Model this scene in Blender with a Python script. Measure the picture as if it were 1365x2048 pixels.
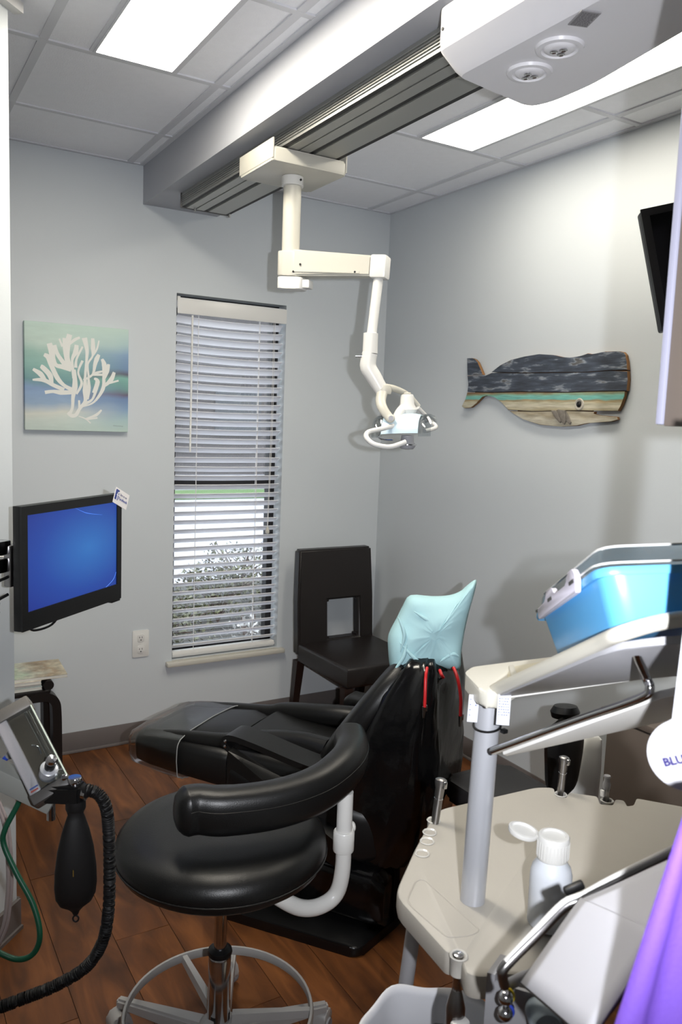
import bpy, bmesh, math, random
from mathutils import Vector as V, Matrix
random.seed(7)
SC = bpy.context.scene
COL = SC.collection
for o in list(bpy.data.objects): bpy.data.objects.remove(o)

# ------------------------------------------------------------------ camera
cam_d = bpy.data.cameras.new('camera'); cam = bpy.data.objects.new('camera', cam_d); COL.objects.link(cam)
cam_d.sensor_fit = 'VERTICAL'; cam_d.sensor_width = 24.0; cam_d.sensor_height = 24.0
cam_d.lens = 18.75982; cam_d.clip_start = 0.05; cam_d.clip_end = 200
R_ = V((0.85831, -0.51175, 0.03773)); U_ = V((0.02738, 0.11909, 0.99251)); B_ = -V((0.51241, 0.85084, -0.11623))
m = Matrix((R_, U_, B_)).transposed().to_4x4(); m.translation = V((-2.59678, -3.89443, 1.68569))
cam.matrix_world = m
cam_d.dof.use_dof = True; cam_d.dof.focus_distance = 2.6; cam_d.dof.aperture_fstop = 5.0
SC.camera = cam
# ------------------------------------------------------------------ world: bright overcast day
w = bpy.data.worlds.new('overcast'); SC.world = w; w.use_nodes = True
bg = w.node_tree.nodes['Background']; bg.inputs[0].default_value = (0.86, 0.92, 1.0, 1); bg.inputs[1].default_value = 4.2
# ------------------------------------------------------------------ lights: the camera's flash; the fluorescent fixtures below emit themselves
FLASH_W = 41.0; TUBE = 27.0; TUBE_COL = (1.0, 0.93, 0.80, 1)
fl = bpy.data.lights.new('camera_flash', 'SPOT'); fl.energy = FLASH_W * 4; fl.color = (0.93, 0.95, 1.0); fl.shadow_soft_size = 0.012
fl.spot_size = math.radians(92); fl.spot_blend = 1.0
flo = bpy.data.objects.new('camera_flash', fl); COL.objects.link(flo)
flo.matrix_world = Matrix((R_, U_, B_)).transposed().to_4x4() @ Matrix.Rotation(math.radians(3),4,'X'); flo.location = (-2.48465, -3.95857, 1.71045)
# ------------------------------------------------------------------ exposure
SC.view_settings.view_transform = 'Standard'; SC.view_settings.look = 'None'
SC.view_settings.exposure = 0.26; SC.view_settings.gamma = 1.0; SC.view_settings.use_curve_mapping = False
SC.cycles.use_denoising = True
SC.cycles.max_bounces = 8; SC.cycles.diffuse_bounces = 4; SC.cycles.transparent_max_bounces = 12
SC.cycles.sample_clamp_indirect = 6.0; SC.cycles.caustics_reflective = False; SC.cycles.caustics_refractive = False

# ------------------------------------------------------------------ materials
def srgb(r, g, b):
    f = lambda c: (c/255/12.92) if c/255 <= 0.04045 else ((c/255+0.055)/1.055)**2.4
    return (f(r), f(g), f(b), 1)
MATS = {}
def mat(name, col, rough=0.5, metal=0.0, noise=0.0, nscale=8.0, bump=0.0, bscale=60.0, spec=0.5, coat=0.0, trans=0.0, ior=1.45, alpha=1.0, emit=None, es=0.0, stretch=(1,1,1), sss=0.0):
    if name in MATS: return MATS[name]
    m = bpy.data.materials.new(name); m.use_nodes = True; MATS[name] = m
    nt = m.node_tree; p = nt.nodes['Principled BSDF']
    if len(col) == 3: col = srgb(*col)
    p.inputs['Base Color'].default_value = col; p.inputs['Roughness'].default_value = rough; p.inputs['Metallic'].default_value = metal
    p.inputs['Specular IOR Level'].default_value = spec; p.inputs['Coat Weight'].default_value = coat; p.inputs['Coat Roughness'].default_value = 0.12
    p.inputs['Transmission Weight'].default_value = trans; p.inputs['IOR'].default_value = ior; p.inputs['Alpha'].default_value = alpha
    if sss: p.inputs['Subsurface Weight'].default_value = sss; p.inputs['Subsurface Radius'].default_value = (.01,.01,.01)
    if emit: p.inputs['Emission Color'].default_value = emit; p.inputs['Emission Strength'].default_value = es
    if noise or bump:
        tc = nt.nodes.new('ShaderNodeTexCoord'); mp = nt.nodes.new('ShaderNodeMapping'); mp.inputs['Scale'].default_value = stretch
        nt.links.new(tc.outputs['Object'], mp.inputs['Vector'])
    if noise:
        n = nt.nodes.new('ShaderNodeTexNoise'); n.inputs['Scale'].default_value = nscale; n.inputs['Detail'].default_value = 6
        nt.links.new(mp.outputs[0], n.inputs['Vector'])
        mx = nt.nodes.new('ShaderNodeMix'); mx.data_type = 'RGBA'
        nt.links.new(n.outputs[0], mx.inputs[0])
        mx.inputs[6].default_value = tuple(c*(1-noise) for c in col[:3])+(1,); mx.inputs[7].default_value = tuple(min(1,c*(1+noise)) for c in col[:3])+(1,)
        nt.links.new(mx.outputs[2], p.inputs['Base Color'])
    if bump:
        n2 = nt.nodes.new('ShaderNodeTexNoise'); n2.inputs['Scale'].default_value = bscale; n2.inputs['Detail'].default_value = 4
        nt.links.new(mp.outputs[0], n2.inputs['Vector'])
        b = nt.nodes.new('ShaderNodeBump'); b.inputs['Strength'].default_value = bump; b.inputs['Distance'].default_value = 0.004
        nt.links.new(n2.outputs[0], b.inputs['Height']); nt.links.new(b.outputs[0], p.inputs['Normal'])
    return m
def ramp_mat(name, stops, axis='Z', lo=0.0, hi=1.0, rough=0.6, wob=0.1, wscale=4.0, fine=0.08, fscale=(3,3,40), bump=0.0, interp='LINEAR', wst=None):
    """colour bands along one object axis, broken up by noise (painted canvas, painted boards, book covers)"""
    m = bpy.data.materials.new(name); m.use_nodes = True; MATS[name] = m
    nt = m.node_tree; L = nt.links.new; p = nt.nodes['Principled BSDF']; p.inputs['Roughness'].default_value = rough
    tc = nt.nodes.new('ShaderNodeTexCoord'); sp = nt.nodes.new('ShaderNodeSeparateXYZ'); L(tc.outputs['Object'], sp.inputs[0])
    mr = nt.nodes.new('ShaderNodeMapRange'); mr.inputs[1].default_value = lo; mr.inputs[2].default_value = hi; L(sp.outputs[axis], mr.inputs[0])
    n = nt.nodes.new('ShaderNodeTexNoise'); n.inputs['Scale'].default_value = wscale; n.inputs['Detail'].default_value = 5; L(tc.outputs['Object'], n.inputs['Vector'])
    if wst:
        mw = nt.nodes.new('ShaderNodeMapping'); mw.inputs['Scale'].default_value = wst; L(tc.outputs['Object'], mw.inputs[0]); L(mw.outputs[0], n.inputs['Vector'])
    a = nt.nodes.new('ShaderNodeMath'); a.operation = 'MULTIPLY_ADD'; L(n.outputs[0], a.inputs[0]); a.inputs[1].default_value = wob; a.inputs[2].default_value = -wob/2
    ad = nt.nodes.new('ShaderNodeMath'); ad.operation = 'ADD'; L(mr.outputs[0], ad.inputs[0]); L(a.outputs[0], ad.inputs[1])
    cr = nt.nodes.new('ShaderNodeValToRGB'); cr.color_ramp.interpolation = interp; L(ad.outputs[0], cr.inputs[0])
    while len(cr.color_ramp.elements) < len(stops): cr.color_ramp.elements.new(0.5)
    for e, (pos, c) in zip(cr.color_ramp.elements, stops): e.position = pos; e.color = srgb(*c)
    mp = nt.nodes.new('ShaderNodeMapping'); mp.inputs['Scale'].default_value = fscale; L(tc.outputs['Object'], mp.inputs[0])
    n2 = nt.nodes.new('ShaderNodeTexNoise'); n2.inputs['Scale'].default_value = 6; n2.inputs['Detail'].default_value = 8; L(mp.outputs[0], n2.inputs['Vector'])
    mr2 = nt.nodes.new('ShaderNodeMapRange'); mr2.inputs[1].default_value = .3; mr2.inputs[2].default_value = .7; mr2.inputs[3].default_value = 1-fine; mr2.inputs[4].default_value = 1+fine; L(n2.outputs[0], mr2.inputs[0])
    mx = nt.nodes.new('ShaderNodeMix'); mx.data_type = 'RGBA'; mx.blend_type = 'MULTIPLY'; mx.inputs[0].default_value = 1
    L(cr.outputs[0], mx.inputs[6]); L(mr2.outputs[0], mx.inputs[7]); L(mx.outputs[2], p.inputs['Base Color'])
    if bump:
        b = nt.nodes.new('ShaderNodeBump'); b.inputs['Strength'].default_value = bump; b.inputs['Distance'].default_value = .003; L(n2.outputs[0], b.inputs['Height']); L(b.outputs[0], p.inputs['Normal'])
    return m
WALL = mat('painted_wall', (196,201,204), 0.55, noise=0.02, nscale=3, bump=0.06, bscale=260)
WHITE = mat('white_enamel', (216,215,211), 0.32, noise=0.02, nscale=6)
CREAM = mat('cream_enamel', (192,189,178), 0.35, noise=0.02, nscale=6)
IVORY = mat('ivory_plastic', (166,161,152), 0.42, noise=0.03, nscale=12, bump=0.05, bscale=300)
VINYL = mat('black_vinyl', (17,17,17), 0.36, noise=0.12, nscale=9, bump=0.10, bscale=420, spec=0.45)
GLOSSB = mat('glossy_black_film', (10,10,11), 0.16, noise=0.2, nscale=10, bump=0.5, bscale=14, spec=0.5)
BLACKP = mat('black_plastic', (13,13,14), 0.40, noise=0.1, nscale=20)
RUBBER = mat('black_rubber', (15,14,15), 0.55, noise=0.15, nscale=14)
CHROME = mat('chrome', (205,205,208), 0.12, 1.0, noise=0.03, nscale=30)
BRUSH = mat('brushed_aluminium', (188,190,196), 0.30, 0.45, noise=0.08, nscale=90, stretch=(1,1,.02))
ALU = mat('anodised_aluminium', (168,168,164), 0.42, 0.75, noise=0.05, nscale=12, stretch=(1,.05,1))
STEEL = mat('stainless_steel', (150,148,148), 0.28, 1.0, noise=0.06, nscale=20)
GREYP = mat('grey_plastic', (150,150,154), 0.45, noise=0.04, nscale=20)
DGREY = mat('dark_grey_plastic', (74,72,70), 0.45, noise=0.06, nscale=20)
BASEB = mat('vinyl_baseboard', (104,98,96), 0.5, noise=0.04, nscale=12)
TAUPE = mat('taupe_laminate', (104,94,86), 0.45, noise=0.05, nscale=14, stretch=(1,1,.2))
CLEARP = mat('clear_plastic', (240,244,246), 0.06, trans=0.95, ior=1.2)
GLASS = mat('window_glass', (245,250,250), 0.02, trans=1.0, ior=1.05)
DARK = mat('dark_slot', (30,30,30), 0.6, noise=0.1, nscale=30)

# ------------------------------------------------------------------ mesh helpers
def vsum(*a):
    r = V((0,0,0))
    for x in a: r = r + V(x)
    return r
class Fr:
    """local frame: origin and three axes"""
    def __init__(s, o=(0,0,0), x=(1,0,0), y=(0,1,0), z=(0,0,1)): s.o, s.x, s.y, s.z = V(o), V(x), V(y), V(z)
    def __call__(s, a, b, c=0.0): return s.o + s.x*a + s.y*b + s.z*c
ID = Fr()
def frame_from(o, x, up):
    x = V(x).normalized(); z = V(up); z = (z - x*z.dot(x)).normalized(); y = z.cross(x)
    return Fr(o, x, y, z)
def B(): return bmesh.new()
def face(bm, vs):
    try: return bm.faces.new(vs)
    except ValueError: return None
def box(bm, lo, hi, f=ID, bev=0.0, seg=2):
    (x0,y0,z0),(x1,y1,z1) = lo, hi
    v = [bm.verts.new(f(x,y,z)) for z in (z0,z1) for y in (y0,y1) for x in (x0,x1)]
    fs = [face(bm,[v[i] for i in q]) for q in ((0,2,3,1),(4,5,7,6),(0,1,5,4),(2,6,7,3),(0,4,6,2),(1,3,7,5))]
    if bev:
        es = {e for q in fs for e in q.edges}
        bmesh.ops.bevel(bm, geom=list(es), offset=bev, segments=seg, profile=0.5, affect='EDGES')
    return bm
def ring_loft(bm, rings, closed=False, cap=True):
    rows = [[bm.verts.new(p) for p in r] for r in rings]; n = len(rows[0])
    pairs = list(zip(rows, rows[1:])) + ([(rows[-1], rows[0])] if closed else [])
    for a, b in pairs:
        for i in range(n): face(bm, [a[i], a[(i+1)%n], b[(i+1)%n], b[i]])
    if cap and not closed:
        face(bm, rows[0][::-1]); face(bm, rows[-1])
    return bm
def smooth_path(pts, k=6, closed=False):
    P = [V(p) for p in pts]; n = len(P); out = []
    for i in range(n if closed else n-1):
        g = (lambda j: P[j % n]) if closed else (lambda j: P[min(max(j,0),n-1)])
        a,b,c,d = g(i-1),g(i),g(i+1),g(i+2)
        for j in range(k):
            t = j/k
            out.append(0.5*((2*b)+(c-a)*t+(2*a-5*b+4*c-d)*t*t+(3*b-a-3*c+d)*t**3))
    if not closed: out.append(P[-1])
    return out
def lerp_list(r, u):
    q = u*(len(r)-1); k = min(int(q), len(r)-2); return r[k]*(1-(q-k)) + r[k+1]*(q-k)
def tube(bm, pts, r, n=12, closed=False, smooth=0, flat=1.0, up=None):
    P = smooth_path(pts, smooth, closed) if smooth else [V(p) for p in pts]
    m_ = len(P); T = []
    for i in range(m_):
        a = P[(i-1) % m_] if closed else P[max(i-1,0)]; b = P[(i+1) % m_] if closed else P[min(i+1,m_-1)]
        T.append((b-a).normalized())
    u = V(up) if up else (V((0,0,1)) if abs(T[0].z) < .9 else V((1,0,0)))
    rings = []
    for i in range(m_):
        u = (u - T[i]*u.dot(T[i])).normalized(); w_ = T[i].cross(u)
        ri = r(i/(m_-1)) if callable(r) else (lerp_list(r, i/(m_-1)) if isinstance(r,(list,tuple)) else r)
        rings.append([P[i] + (u*math.cos(2*math.pi*k/n)*flat + w_*math.sin(2*math.pi*k/n))*ri for k in range(n)])
    return ring_loft(bm, rings, closed)
def lathe(bm, prof, f=ID, n=24, sx=1.0, sy=1.0):
    rings = [[f(math.cos(2*math.pi*k/n)*r*sx, math.sin(2*math.pi*k/n)*r*sy, z) for k in range(n)] for r, z in prof]
    return ring_loft(bm, rings)
def prism(bm, poly, h0, h1, f=ID, bev=0.0, seg=2):
    a = [bm.verts.new(f(x,y,h0)) for x,y in poly]; b = [bm.verts.new(f(x,y,h1)) for x,y in poly]; n = len(poly)
    fs = [face(bm,a[::-1]), face(bm,b)] + [face(bm,[a[i],a[(i+1)%n],b[(i+1)%n],b[i]]) for i in range(n)]
    if bev:
        es = list({e for e in fs[1].edges} | {e for e in fs[0].edges})
        bmesh.ops.bevel(bm, geom=es, offset=bev, segments=seg, profile=0.5, affect='EDGES')
    return bm
def hexa(bm, pts):
    """eight corners: bottom ring of four, top ring of four"""
    v = [bm.verts.new(p) for p in pts]
    for q in ((3,2,1,0),(4,5,6,7),(0,1,5,4),(1,2,6,5),(2,3,7,6),(3,0,4,7)): face(bm,[v[i] for i in q])
    return bm
def round_poly(poly, r=0.02, k=4):
    out = []; n = len(poly)
    for i in range(n):
        p = V((*poly[i],0)); a = V((*poly[i-1],0)); b = V((*poly[(i+1)%n],0))
        rr = r[i] if isinstance(r,(list,tuple)) else r
        if rr <= 0: out.append((p.x,p.y)); continue
        da = (a-p); db = (b-p); ra = min(rr, da.length*.45); rb = min(rr, db.length*.45)
        s = p+da.normalized()*ra; e = p+db.normalized()*rb
        for j in range(k+1):
            t = j/k; q = s*(1-t)**2 + p*2*t*(1-t) + e*t*t; out.append((q.x,q.y))
    return out
def rrect(w_, h_, r, k=4): return round_poly([(-w_/2,-h_/2),(w_/2,-h_/2),(w_/2,h_/2),(-w_/2,h_/2)], r, k)

WORLD = {}     # world position of every thing's empty
def mesh_obj(name, bm, m_, parent=None, sharp=40, sub=0):
    bmesh.ops.recalc_face_normals(bm, faces=bm.faces)
    me = bpy.data.meshes.new(name); th = math.radians(sharp)
    for fc in bm.faces: fc.smooth = sharp > 0
    for e in bm.edges:
        if len(e.link_faces) == 2: e.smooth = e.calc_face_angle(0) < th
    bm.to_mesh(me); bm.free(); me.materials.append(m_)
    o = bpy.data.objects.new(name, me); COL.objects.link(o)
    if parent:
        o.parent = parent
        if parent.type == 'EMPTY': o.location = -WORLD[parent.name]
    if sub:
        md = o.modifiers.new('subdivision','SUBSURF'); md.levels = sub; md.render_levels = sub
    return o
def thing(name, label, cat, loc, group=None):
    o = bpy.data.objects.new(name, None); COL.objects.link(o); o.location = V(loc); o.empty_display_size = 0.05
    WORLD[o.name] = V(loc); o['label'] = label; o['category'] = cat
    if group: o['group'] = group
    return o
def tag(o, label, cat, group=None):
    o['label'] = label; o['category'] = cat
    if group: o['group'] = group
    return o
def struct(name, bm, m_, sharp=40):
    o = mesh_obj(name, bm, m_, None, sharp); o['kind'] = 'structure'; return o
def inst(name, me, loc, parent, rot=None):
    o = bpy.data.objects.new(name, me); COL.objects.link(o); o.parent = parent
    base = WORLD[parent.name] if parent.type == 'EMPTY' else V((0,0,0))
    o.location = V(loc) - base
    if rot: o.rotation_euler = rot
    return o
def bm_mesh(name, bm, m_, sharp=40):
    o = mesh_obj(name, bm, m_, None, sharp); me = o.data; bpy.data.objects.remove(o); return me
def text_bm(s, size, f, depth=0.0004, align='LEFT', bold=0.0):
    c = bpy.data.curves.new('lettering','FONT'); c.body = s; c.size = size; c.align_x = align; c.resolution_u = 2; c.extrude = depth; c.offset = bold
    o = bpy.data.objects.new('lettering', c); COL.objects.link(o)
    me = bpy.data.meshes.new_from_object(o.evaluated_get(bpy.context.evaluated_depsgraph_get())); bpy.data.objects.remove(o); bpy.data.curves.remove(c)
    bm = bmesh.new(); bm.from_mesh(me); bpy.data.meshes.remove(me)
    for v in bm.verts: v.co = f(v.co.x, v.co.y, v.co.z)
    return bm
def inside(p, poly):
    c = False; n = len(poly)
    for i in range(n):
        (x1,y1),(x2,y2) = poly[i], poly[i-1]
        if (y1 > p[1]) != (y2 > p[1]) and p[0] < (x2-x1)*(p[1]-y1)/(y2-y1)+x1: c = not c
    return c
def pillow(bm, poly, thick, f, rings=6, bulge=None):
    """closed soft shape: outline shrunk towards its centre in rings, swelling on both faces"""
    n = len(poly); cx = sum(p[0] for p in poly)/n; cy = sum(p[1] for p in poly)/n
    for sgn in (1,-1):
        pass
    R = []
    ts = [i/rings for i in range(rings)]
    for t in ts[::-1]: R.append([(cx+(x-cx)*(1-t), cy+(y-cy)*(1-t), thick*math.sqrt(max(0,1-(1-t)**3))) for x,y in poly])
    for t in ts[1:]: R.append([(cx+(x-cx)*(1-t), cy+(y-cy)*(1-t), -thick*math.sqrt(max(0,1-(1-t)**3))) for x,y in poly])
    out = []
    for r in R: out.append([f(x,y,z*(bulge(x,y,z) if bulge else 1)) for x,y,z in r])
    return ring_loft(bm, out)
def thin_mat(name, tint, gloss=0.10, rough=0.03, fres=0.5):
    m = bpy.data.materials.new(name); m.use_nodes = True; nt = m.node_tree; nt.nodes.clear()
    out = nt.nodes.new('ShaderNodeOutputMaterial'); t = nt.nodes.new('ShaderNodeBsdfTransparent'); g = nt.nodes.new('ShaderNodeBsdfGlossy'); mx = nt.nodes.new('ShaderNodeMixShader')
    lw = nt.nodes.new('ShaderNodeLayerWeight'); lw.inputs[0].default_value = 0.3
    ma = nt.nodes.new('ShaderNodeMath'); ma.operation = 'MULTIPLY_ADD'; ma.inputs[1].default_value = fres; ma.inputs[2].default_value = gloss; nt.links.new(lw.outputs['Fresnel'], ma.inputs[0])
    t.inputs[0].default_value = tint; g.inputs[0].default_value = (1,1,1,1); g.inputs[1].default_value = rough
    nt.links.new(ma.outputs[0], mx.inputs[0]); nt.links.new(t.outputs[0], mx.inputs[1]); nt.links.new(g.outputs[0], mx.inputs[2]); nt.links.new(mx.outputs[0], out.inputs[0])
    return m
THIN = thin_mat('thin_pane', (.93,.95,.95,1), 0.04)
FILM = thin_mat('clear_film', (.80,.81,.82,1), 0.12, 0.15)
LID = thin_mat('clear_lid_plastic', (.84,.86,.87,1), 0.035, 0.08, 0.22)

# ================================================================== ROOM
H = 2.835; WX0, WX1, WZ0, WZ1 = -1.243, -0.637, 0.405, 2.268
XL, YF = -3.9, -5.3
bm = B()
for lo, hi in (((XL-.15,0,0),(WX0,.15,H)), ((WX1,0,0),(.15,.15,H)), ((WX0,0,0),(WX1,.15,WZ0)), ((WX0,0,WZ1),(WX1,.15,H))): box(bm, lo, hi)
struct('wall_back', bm, WALL)
struct('wall_right', box(B(), (0,YF,0), (.15,0,H)), WALL)
struct('wall_front', box(B(), (XL-.15,YF-.15,0), (.15,YF,H)), WALL)
struct('wall_far_left', box(B(), (XL-.15,YF,0), (XL,0,H)), WALL)
# the angled wall end at the left of the frame
PX, PY = -2.205, -1.300
AF = Fr((PX,PY,0), (-.7071,-.7071,0), (-.7071,.7071,0), (0,0,1))
struct('wall_left', box(B(), (0,0,0), (2.1,.13,H), AF), WALL)
bm = B(); box(bm, (-.006,-.012,0), (2.1,0,.102), AF); box(bm, (-.012,-.004,0), (0,.13,.102), AF); box(bm, (-.006,-.020,0), (2.1,-.010,.012), AF)
struct('baseboard_left', bm, BASEB)
bm = B(); box(bm, (-.03,-.03,H-.03), (2.1,0,H-.002), AF); struct('trim_1', bm, WHITE)
def bboard(name, lo, hi, toe_lo, toe_hi):
    bm = B(); box(bm, lo, hi, bev=.002); box(bm, toe_lo, toe_hi, bev=.003); struct(name, bm, BASEB)
bboard('baseboard_back', (XL,-.006,.004), (0,0,.105), (XL,-.016,0), (0,-.004,.014))
bboard('baseboard_right', (-.006,-2.0,.004), (0,-.006,.105), (-.016,-2.0,0), (-.004,-.006,.014))
# soffit
struct('trim_2', box(B(), (-1.415,YF,2.66), (-1.04,0,H)), mat('soffit_paint', (172,174,180), .6, noise=.02, nscale=4))
# ------------------------------------------------------------------ floor of wood-look planks
wood = bpy.data.materials.new('wood_plank'); wood.use_nodes = True
nt = wood.node_tree; L = nt.links.new; p = nt.nodes['Principled BSDF']; p.inputs['Roughness'].default_value = .42; p.inputs['Specular IOR Level'].default_value = .35
tc = nt.nodes.new('ShaderNodeTexCoord'); oi = nt.nodes.new('ShaderNodeObjectInfo')
mp = nt.nodes.new('ShaderNodeMapping'); mp.inputs['Scale'].default_value = (1,.22,1); L(tc.outputs['Object'], mp.inputs[0])
vm = nt.nodes.new('ShaderNodeVectorMath'); vm.operation = 'MULTIPLY_ADD'; vm.inputs[1].default_value = (40,40,40); L(oi.outputs['Random'], vm.inputs[0]); L(mp.outputs[0], vm.inputs[2])
n1 = nt.nodes.new('ShaderNodeTexNoise'); n1.inputs['Scale'].default_value = 14; n1.inputs['Detail'].default_value = 8; n1.inputs['Distortion'].default_value = 1.2; L(vm.outputs[0], n1.inputs['Vector'])
cr = nt.nodes.new('ShaderNodeValToRGB'); L(n1.outputs[0], cr.inputs[0])
cr.color_ramp.elements.new(.5)
for e, (q, c) in zip(cr.color_ramp.elements, ((.26,(66,37,19)), (.52,(102,60,30)), (.78,(132,82,43)))): e.position = q; e.color = srgb(*c)
n2 = nt.nodes.new('ShaderNodeTexNoise'); n2.inputs['Scale'].default_value = 6; n2.inputs['Detail'].default_value = 3; L(vm.outputs[0], n2.inputs['Vector'])
mr = nt.nodes.new('ShaderNodeMapRange'); mr.inputs[1].default_value = .3; mr.inputs[2].default_value = .7; mr.inputs[3].default_value = .8; mr.inputs[4].default_value = 1.12; L(n2.outputs[0], mr.inputs[0])
mx = nt.nodes.new('ShaderNodeMix'); mx.data_type = 'RGBA'; mx.blend_type = 'MULTIPLY'; mx.inputs[0].default_value = 1; L(cr.outputs[0], mx.inputs[6]); L(mr.outputs[0], mx.inputs[7]); L(mx.outputs[2], p.inputs['Base Color'])
bp_ = nt.nodes.new('ShaderNodeBump'); bp_.inputs['Strength'].default_value = .12; bp_.inputs['Distance'].default_value = .002; L(n1.outputs[0], bp_.inputs['Height']); L(bp_.outputs[0], p.inputs['Normal'])
floor = struct('floor', box(B(), (XL-.15,YF-.15,-.06), (.15,.15,-.0025)), mat('plank_joint', (34,22,16), .7, noise=.1, nscale=9))
PW, PL = .178, 1.22
def plank_mesh(l, x1=PW/2):
    return bm_mesh('plank', box(B(), (-PW/2+.0008,-l/2+.0008,-.0025), (x1-.0008,l/2-.0008,0), bev=.0006, seg=1), wood)
full = plank_mesh(PL)
ix = 0; x = XL
while x < 0:
    off = (ix*0.47) % PL; y = -off
    xx = x + PW/2
    y0 = 0.0; segs = []
    if off > .05: segs.append((0.0, -off))
    t = -off
    while t > YF: segs.append((t, max(YF, t-PL))); t -= PL
    for a, b in segs:
        l = a-b
        if l < .03: continue
        if xx + PW/2 > 0: me = plank_mesh(l, -xx)
        else: me = full if abs(l-PL) < 1e-4 else plank_mesh(l)
        inst('plank', me, (xx, (a+b)/2, 0), floor)
    x += PW; ix += 1
# ------------------------------------------------------------------ suspended ceiling: tiles dropped in a grid of tees, fixtures in the grid
TILE = mat('ceiling_tile', (240,241,245), .9, noise=.03, nscale=30, bump=.35, bscale=170)
TEE = mat('ceiling_tee', (208,209,213), .5, noise=.02, nscale=6)
ceil = struct('ceiling', box(B(), (XL-.15,YF-.15,H+.03), (.15,.15,H+.10)), TILE)
LX = [XL, -3.837, -3.247, -2.657, -2.070, -1.917, -1.646, -1.483, -1.415]       # lines along the room, left of the soffit
RX = [-1.04, -.750, -.606, -.327, -.154, 0.0]                                    # right of it
ROWS = [0.0, -.462, -1.084, -1.706, -2.328, -2.950, -3.572, -4.194, -4.816, YF]
tile_cache = {}
def merge_cells(xs, j):
    """columns of the row: strips beside a fixture exist only in the rows with fixtures"""
    keep = [x for x in xs if (j in (2,3) or x not in (-1.917,-1.646,-.606,-.327)) and x not in (-3.10,-2.83)]
    return list(zip(keep, keep[1:]))
for xs in (LX, RX):
    for j in range(len(ROWS)-1):
        y0, y1 = ROWS[j], ROWS[j+1]
        for a, b in merge_cells(xs, j):
            if j in (2,3) and (abs(a+1.917) < .01 and abs(b+1.646) < .01 or abs(a+.606) < .01 and abs(b+.327) < .01): continue
            if b-a < .04: continue
            k = (round(b-a,3), round(y0-y1,3))
            if k not in tile_cache:
                w2, d2 = k[0]/2-.009, k[1]/2-.009
                tile_cache[k] = bm_mesh('ceiling_tile', box(B(), (-w2,-d2,.005), (w2,d2,.022), bev=.002, seg=1), TILE)
            inst('ceiling_tile', tile_cache[k], ((a+b)/2, (y0+y1)/2, H), ceil)
def tee(lo, hi):
    mesh_obj('tee', box(B(), lo, hi), TEE, ceil)
for x in LX[1:-1] + RX[1:-1]:
    wd = .014
    if x in (-1.917,-1.646,-.606,-.327):
        for a, b in ((-1.084,-2.328),): tee((x-.012 if x in (-1.917,-.606) else x, b, H), (x if x in (-1.917,-.606) else x+.012, a, H+.006))
    else: tee((x-wd,YF,H), (x+wd,0,H+.006))
for y in ROWS[1:-1]:
    cut = abs(y+1.706) < .01       # the fixtures run unbroken past these rows
    for a, b in ([(XL,-1.917),(-1.646,-1.415),(-1.04,-.606),(-.327,0)] if cut else [(XL,-1.415),(-1.04,0)]): tee((a,y-.012,H-.0006), (b,y+.012,H+.005))
for lo, hi in (((XL,-.02,H-.001),(-1.415,0,H+.006)), ((-1.04,-.02,H-.001),(0,0,H+.006)), ((-.02,YF,H-.001),(0,-.02,H+.006)), ((-1.436,YF,H-.001),(-1.415,-.02,H+.006)), ((-1.04,YF,H-.001),(-1.02,-.02,H+.006))): tee(lo, hi)
# ------------------------------------------------------------------ fluorescent fixtures
DIFF = mat('lit_diffuser', (255,255,250), .5, emit=TUBE_COL, es=TUBE); DIFF2 = mat('lit_diffuser_dimmer', (255,255,250), .5, emit=TUBE_COL, es=TUBE*.54)
LT = [('recessed ceiling light panel left of the soffit, glowing white', -1.917, -1.646, -1.096, -2.316),
      ('long recessed ceiling light panel right of the soffit, behind the white track unit', -.606, -.327, -1.096, -2.316),
      ]
for lab, x0, x1, y0, y1 in LT:
    t = thing('ceiling_light', lab, 'ceiling light', ((x0+x1)/2,(y0+y1)/2,H), 'recessed fluorescent panels')
    bm = B(); e = .008
    for lo, hi in (((x0,y1,H-.002),(x0+e,y0,H+.024)), ((x1-e,y1,H-.002),(x1,y0,H+.024)), ((x0+e,y0-e,H-.002),(x1-e,y0,H+.024)), ((x0+e,y1,H-.002),(x1-e,y1+e,H+.024))): box(bm, lo, hi)
    mesh_obj('frame', bm, TEE, t)
    mesh_obj('diffuser', box(B(), (x0+e,y1+e,H+.003), (x1-e,y0-e,H+.012)), DIFF2 if x0 > -1 else DIFF, t)
# ------------------------------------------------------------------ window: bronze frame, sash bars, panes, painted sill
BRONZE = mat('bronze_frame', (26,24,25), .4, .2, noise=.1, nscale=20)
win = struct('window_1', box(B(), (WX0,.088,WZ0), (WX0+.035,.14,WZ1)), BRONZE)
for nm, lo, hi in (('jamb',(WX1-.035,.088,WZ0),(WX1,.14,WZ1)), ('head_rail',(WX0,.088,WZ1-.04),(WX1,.14,WZ1)), ('bottom_rail',(WX0,.088,WZ0),(WX1,.14,WZ0+.045)), ('meeting_rail',(WX0,.095,1.300),(WX1,.13,1.335))):
    mesh_obj(nm, box(B(), lo, hi), BRONZE, win)
mesh_obj('pane', box(B(), (WX0+.03,.112,WZ0+.04), (WX1-.03,.115,1.31)), THIN, win)
mesh_obj('pane', box(B(), (WX0+.03,.120,1.32), (WX1-.03,.123,WZ1-.03)), THIN, win)
bm = B(); box(bm, (WX0-.036,-.040,.378), (WX1+.034,-.0005,.404), bev=.006); box(bm, (WX0+.0005,-.0005,.380), (WX1-.0005,.0875,.4048))
mesh_obj('sill', bm, CREAM, win)

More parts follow.
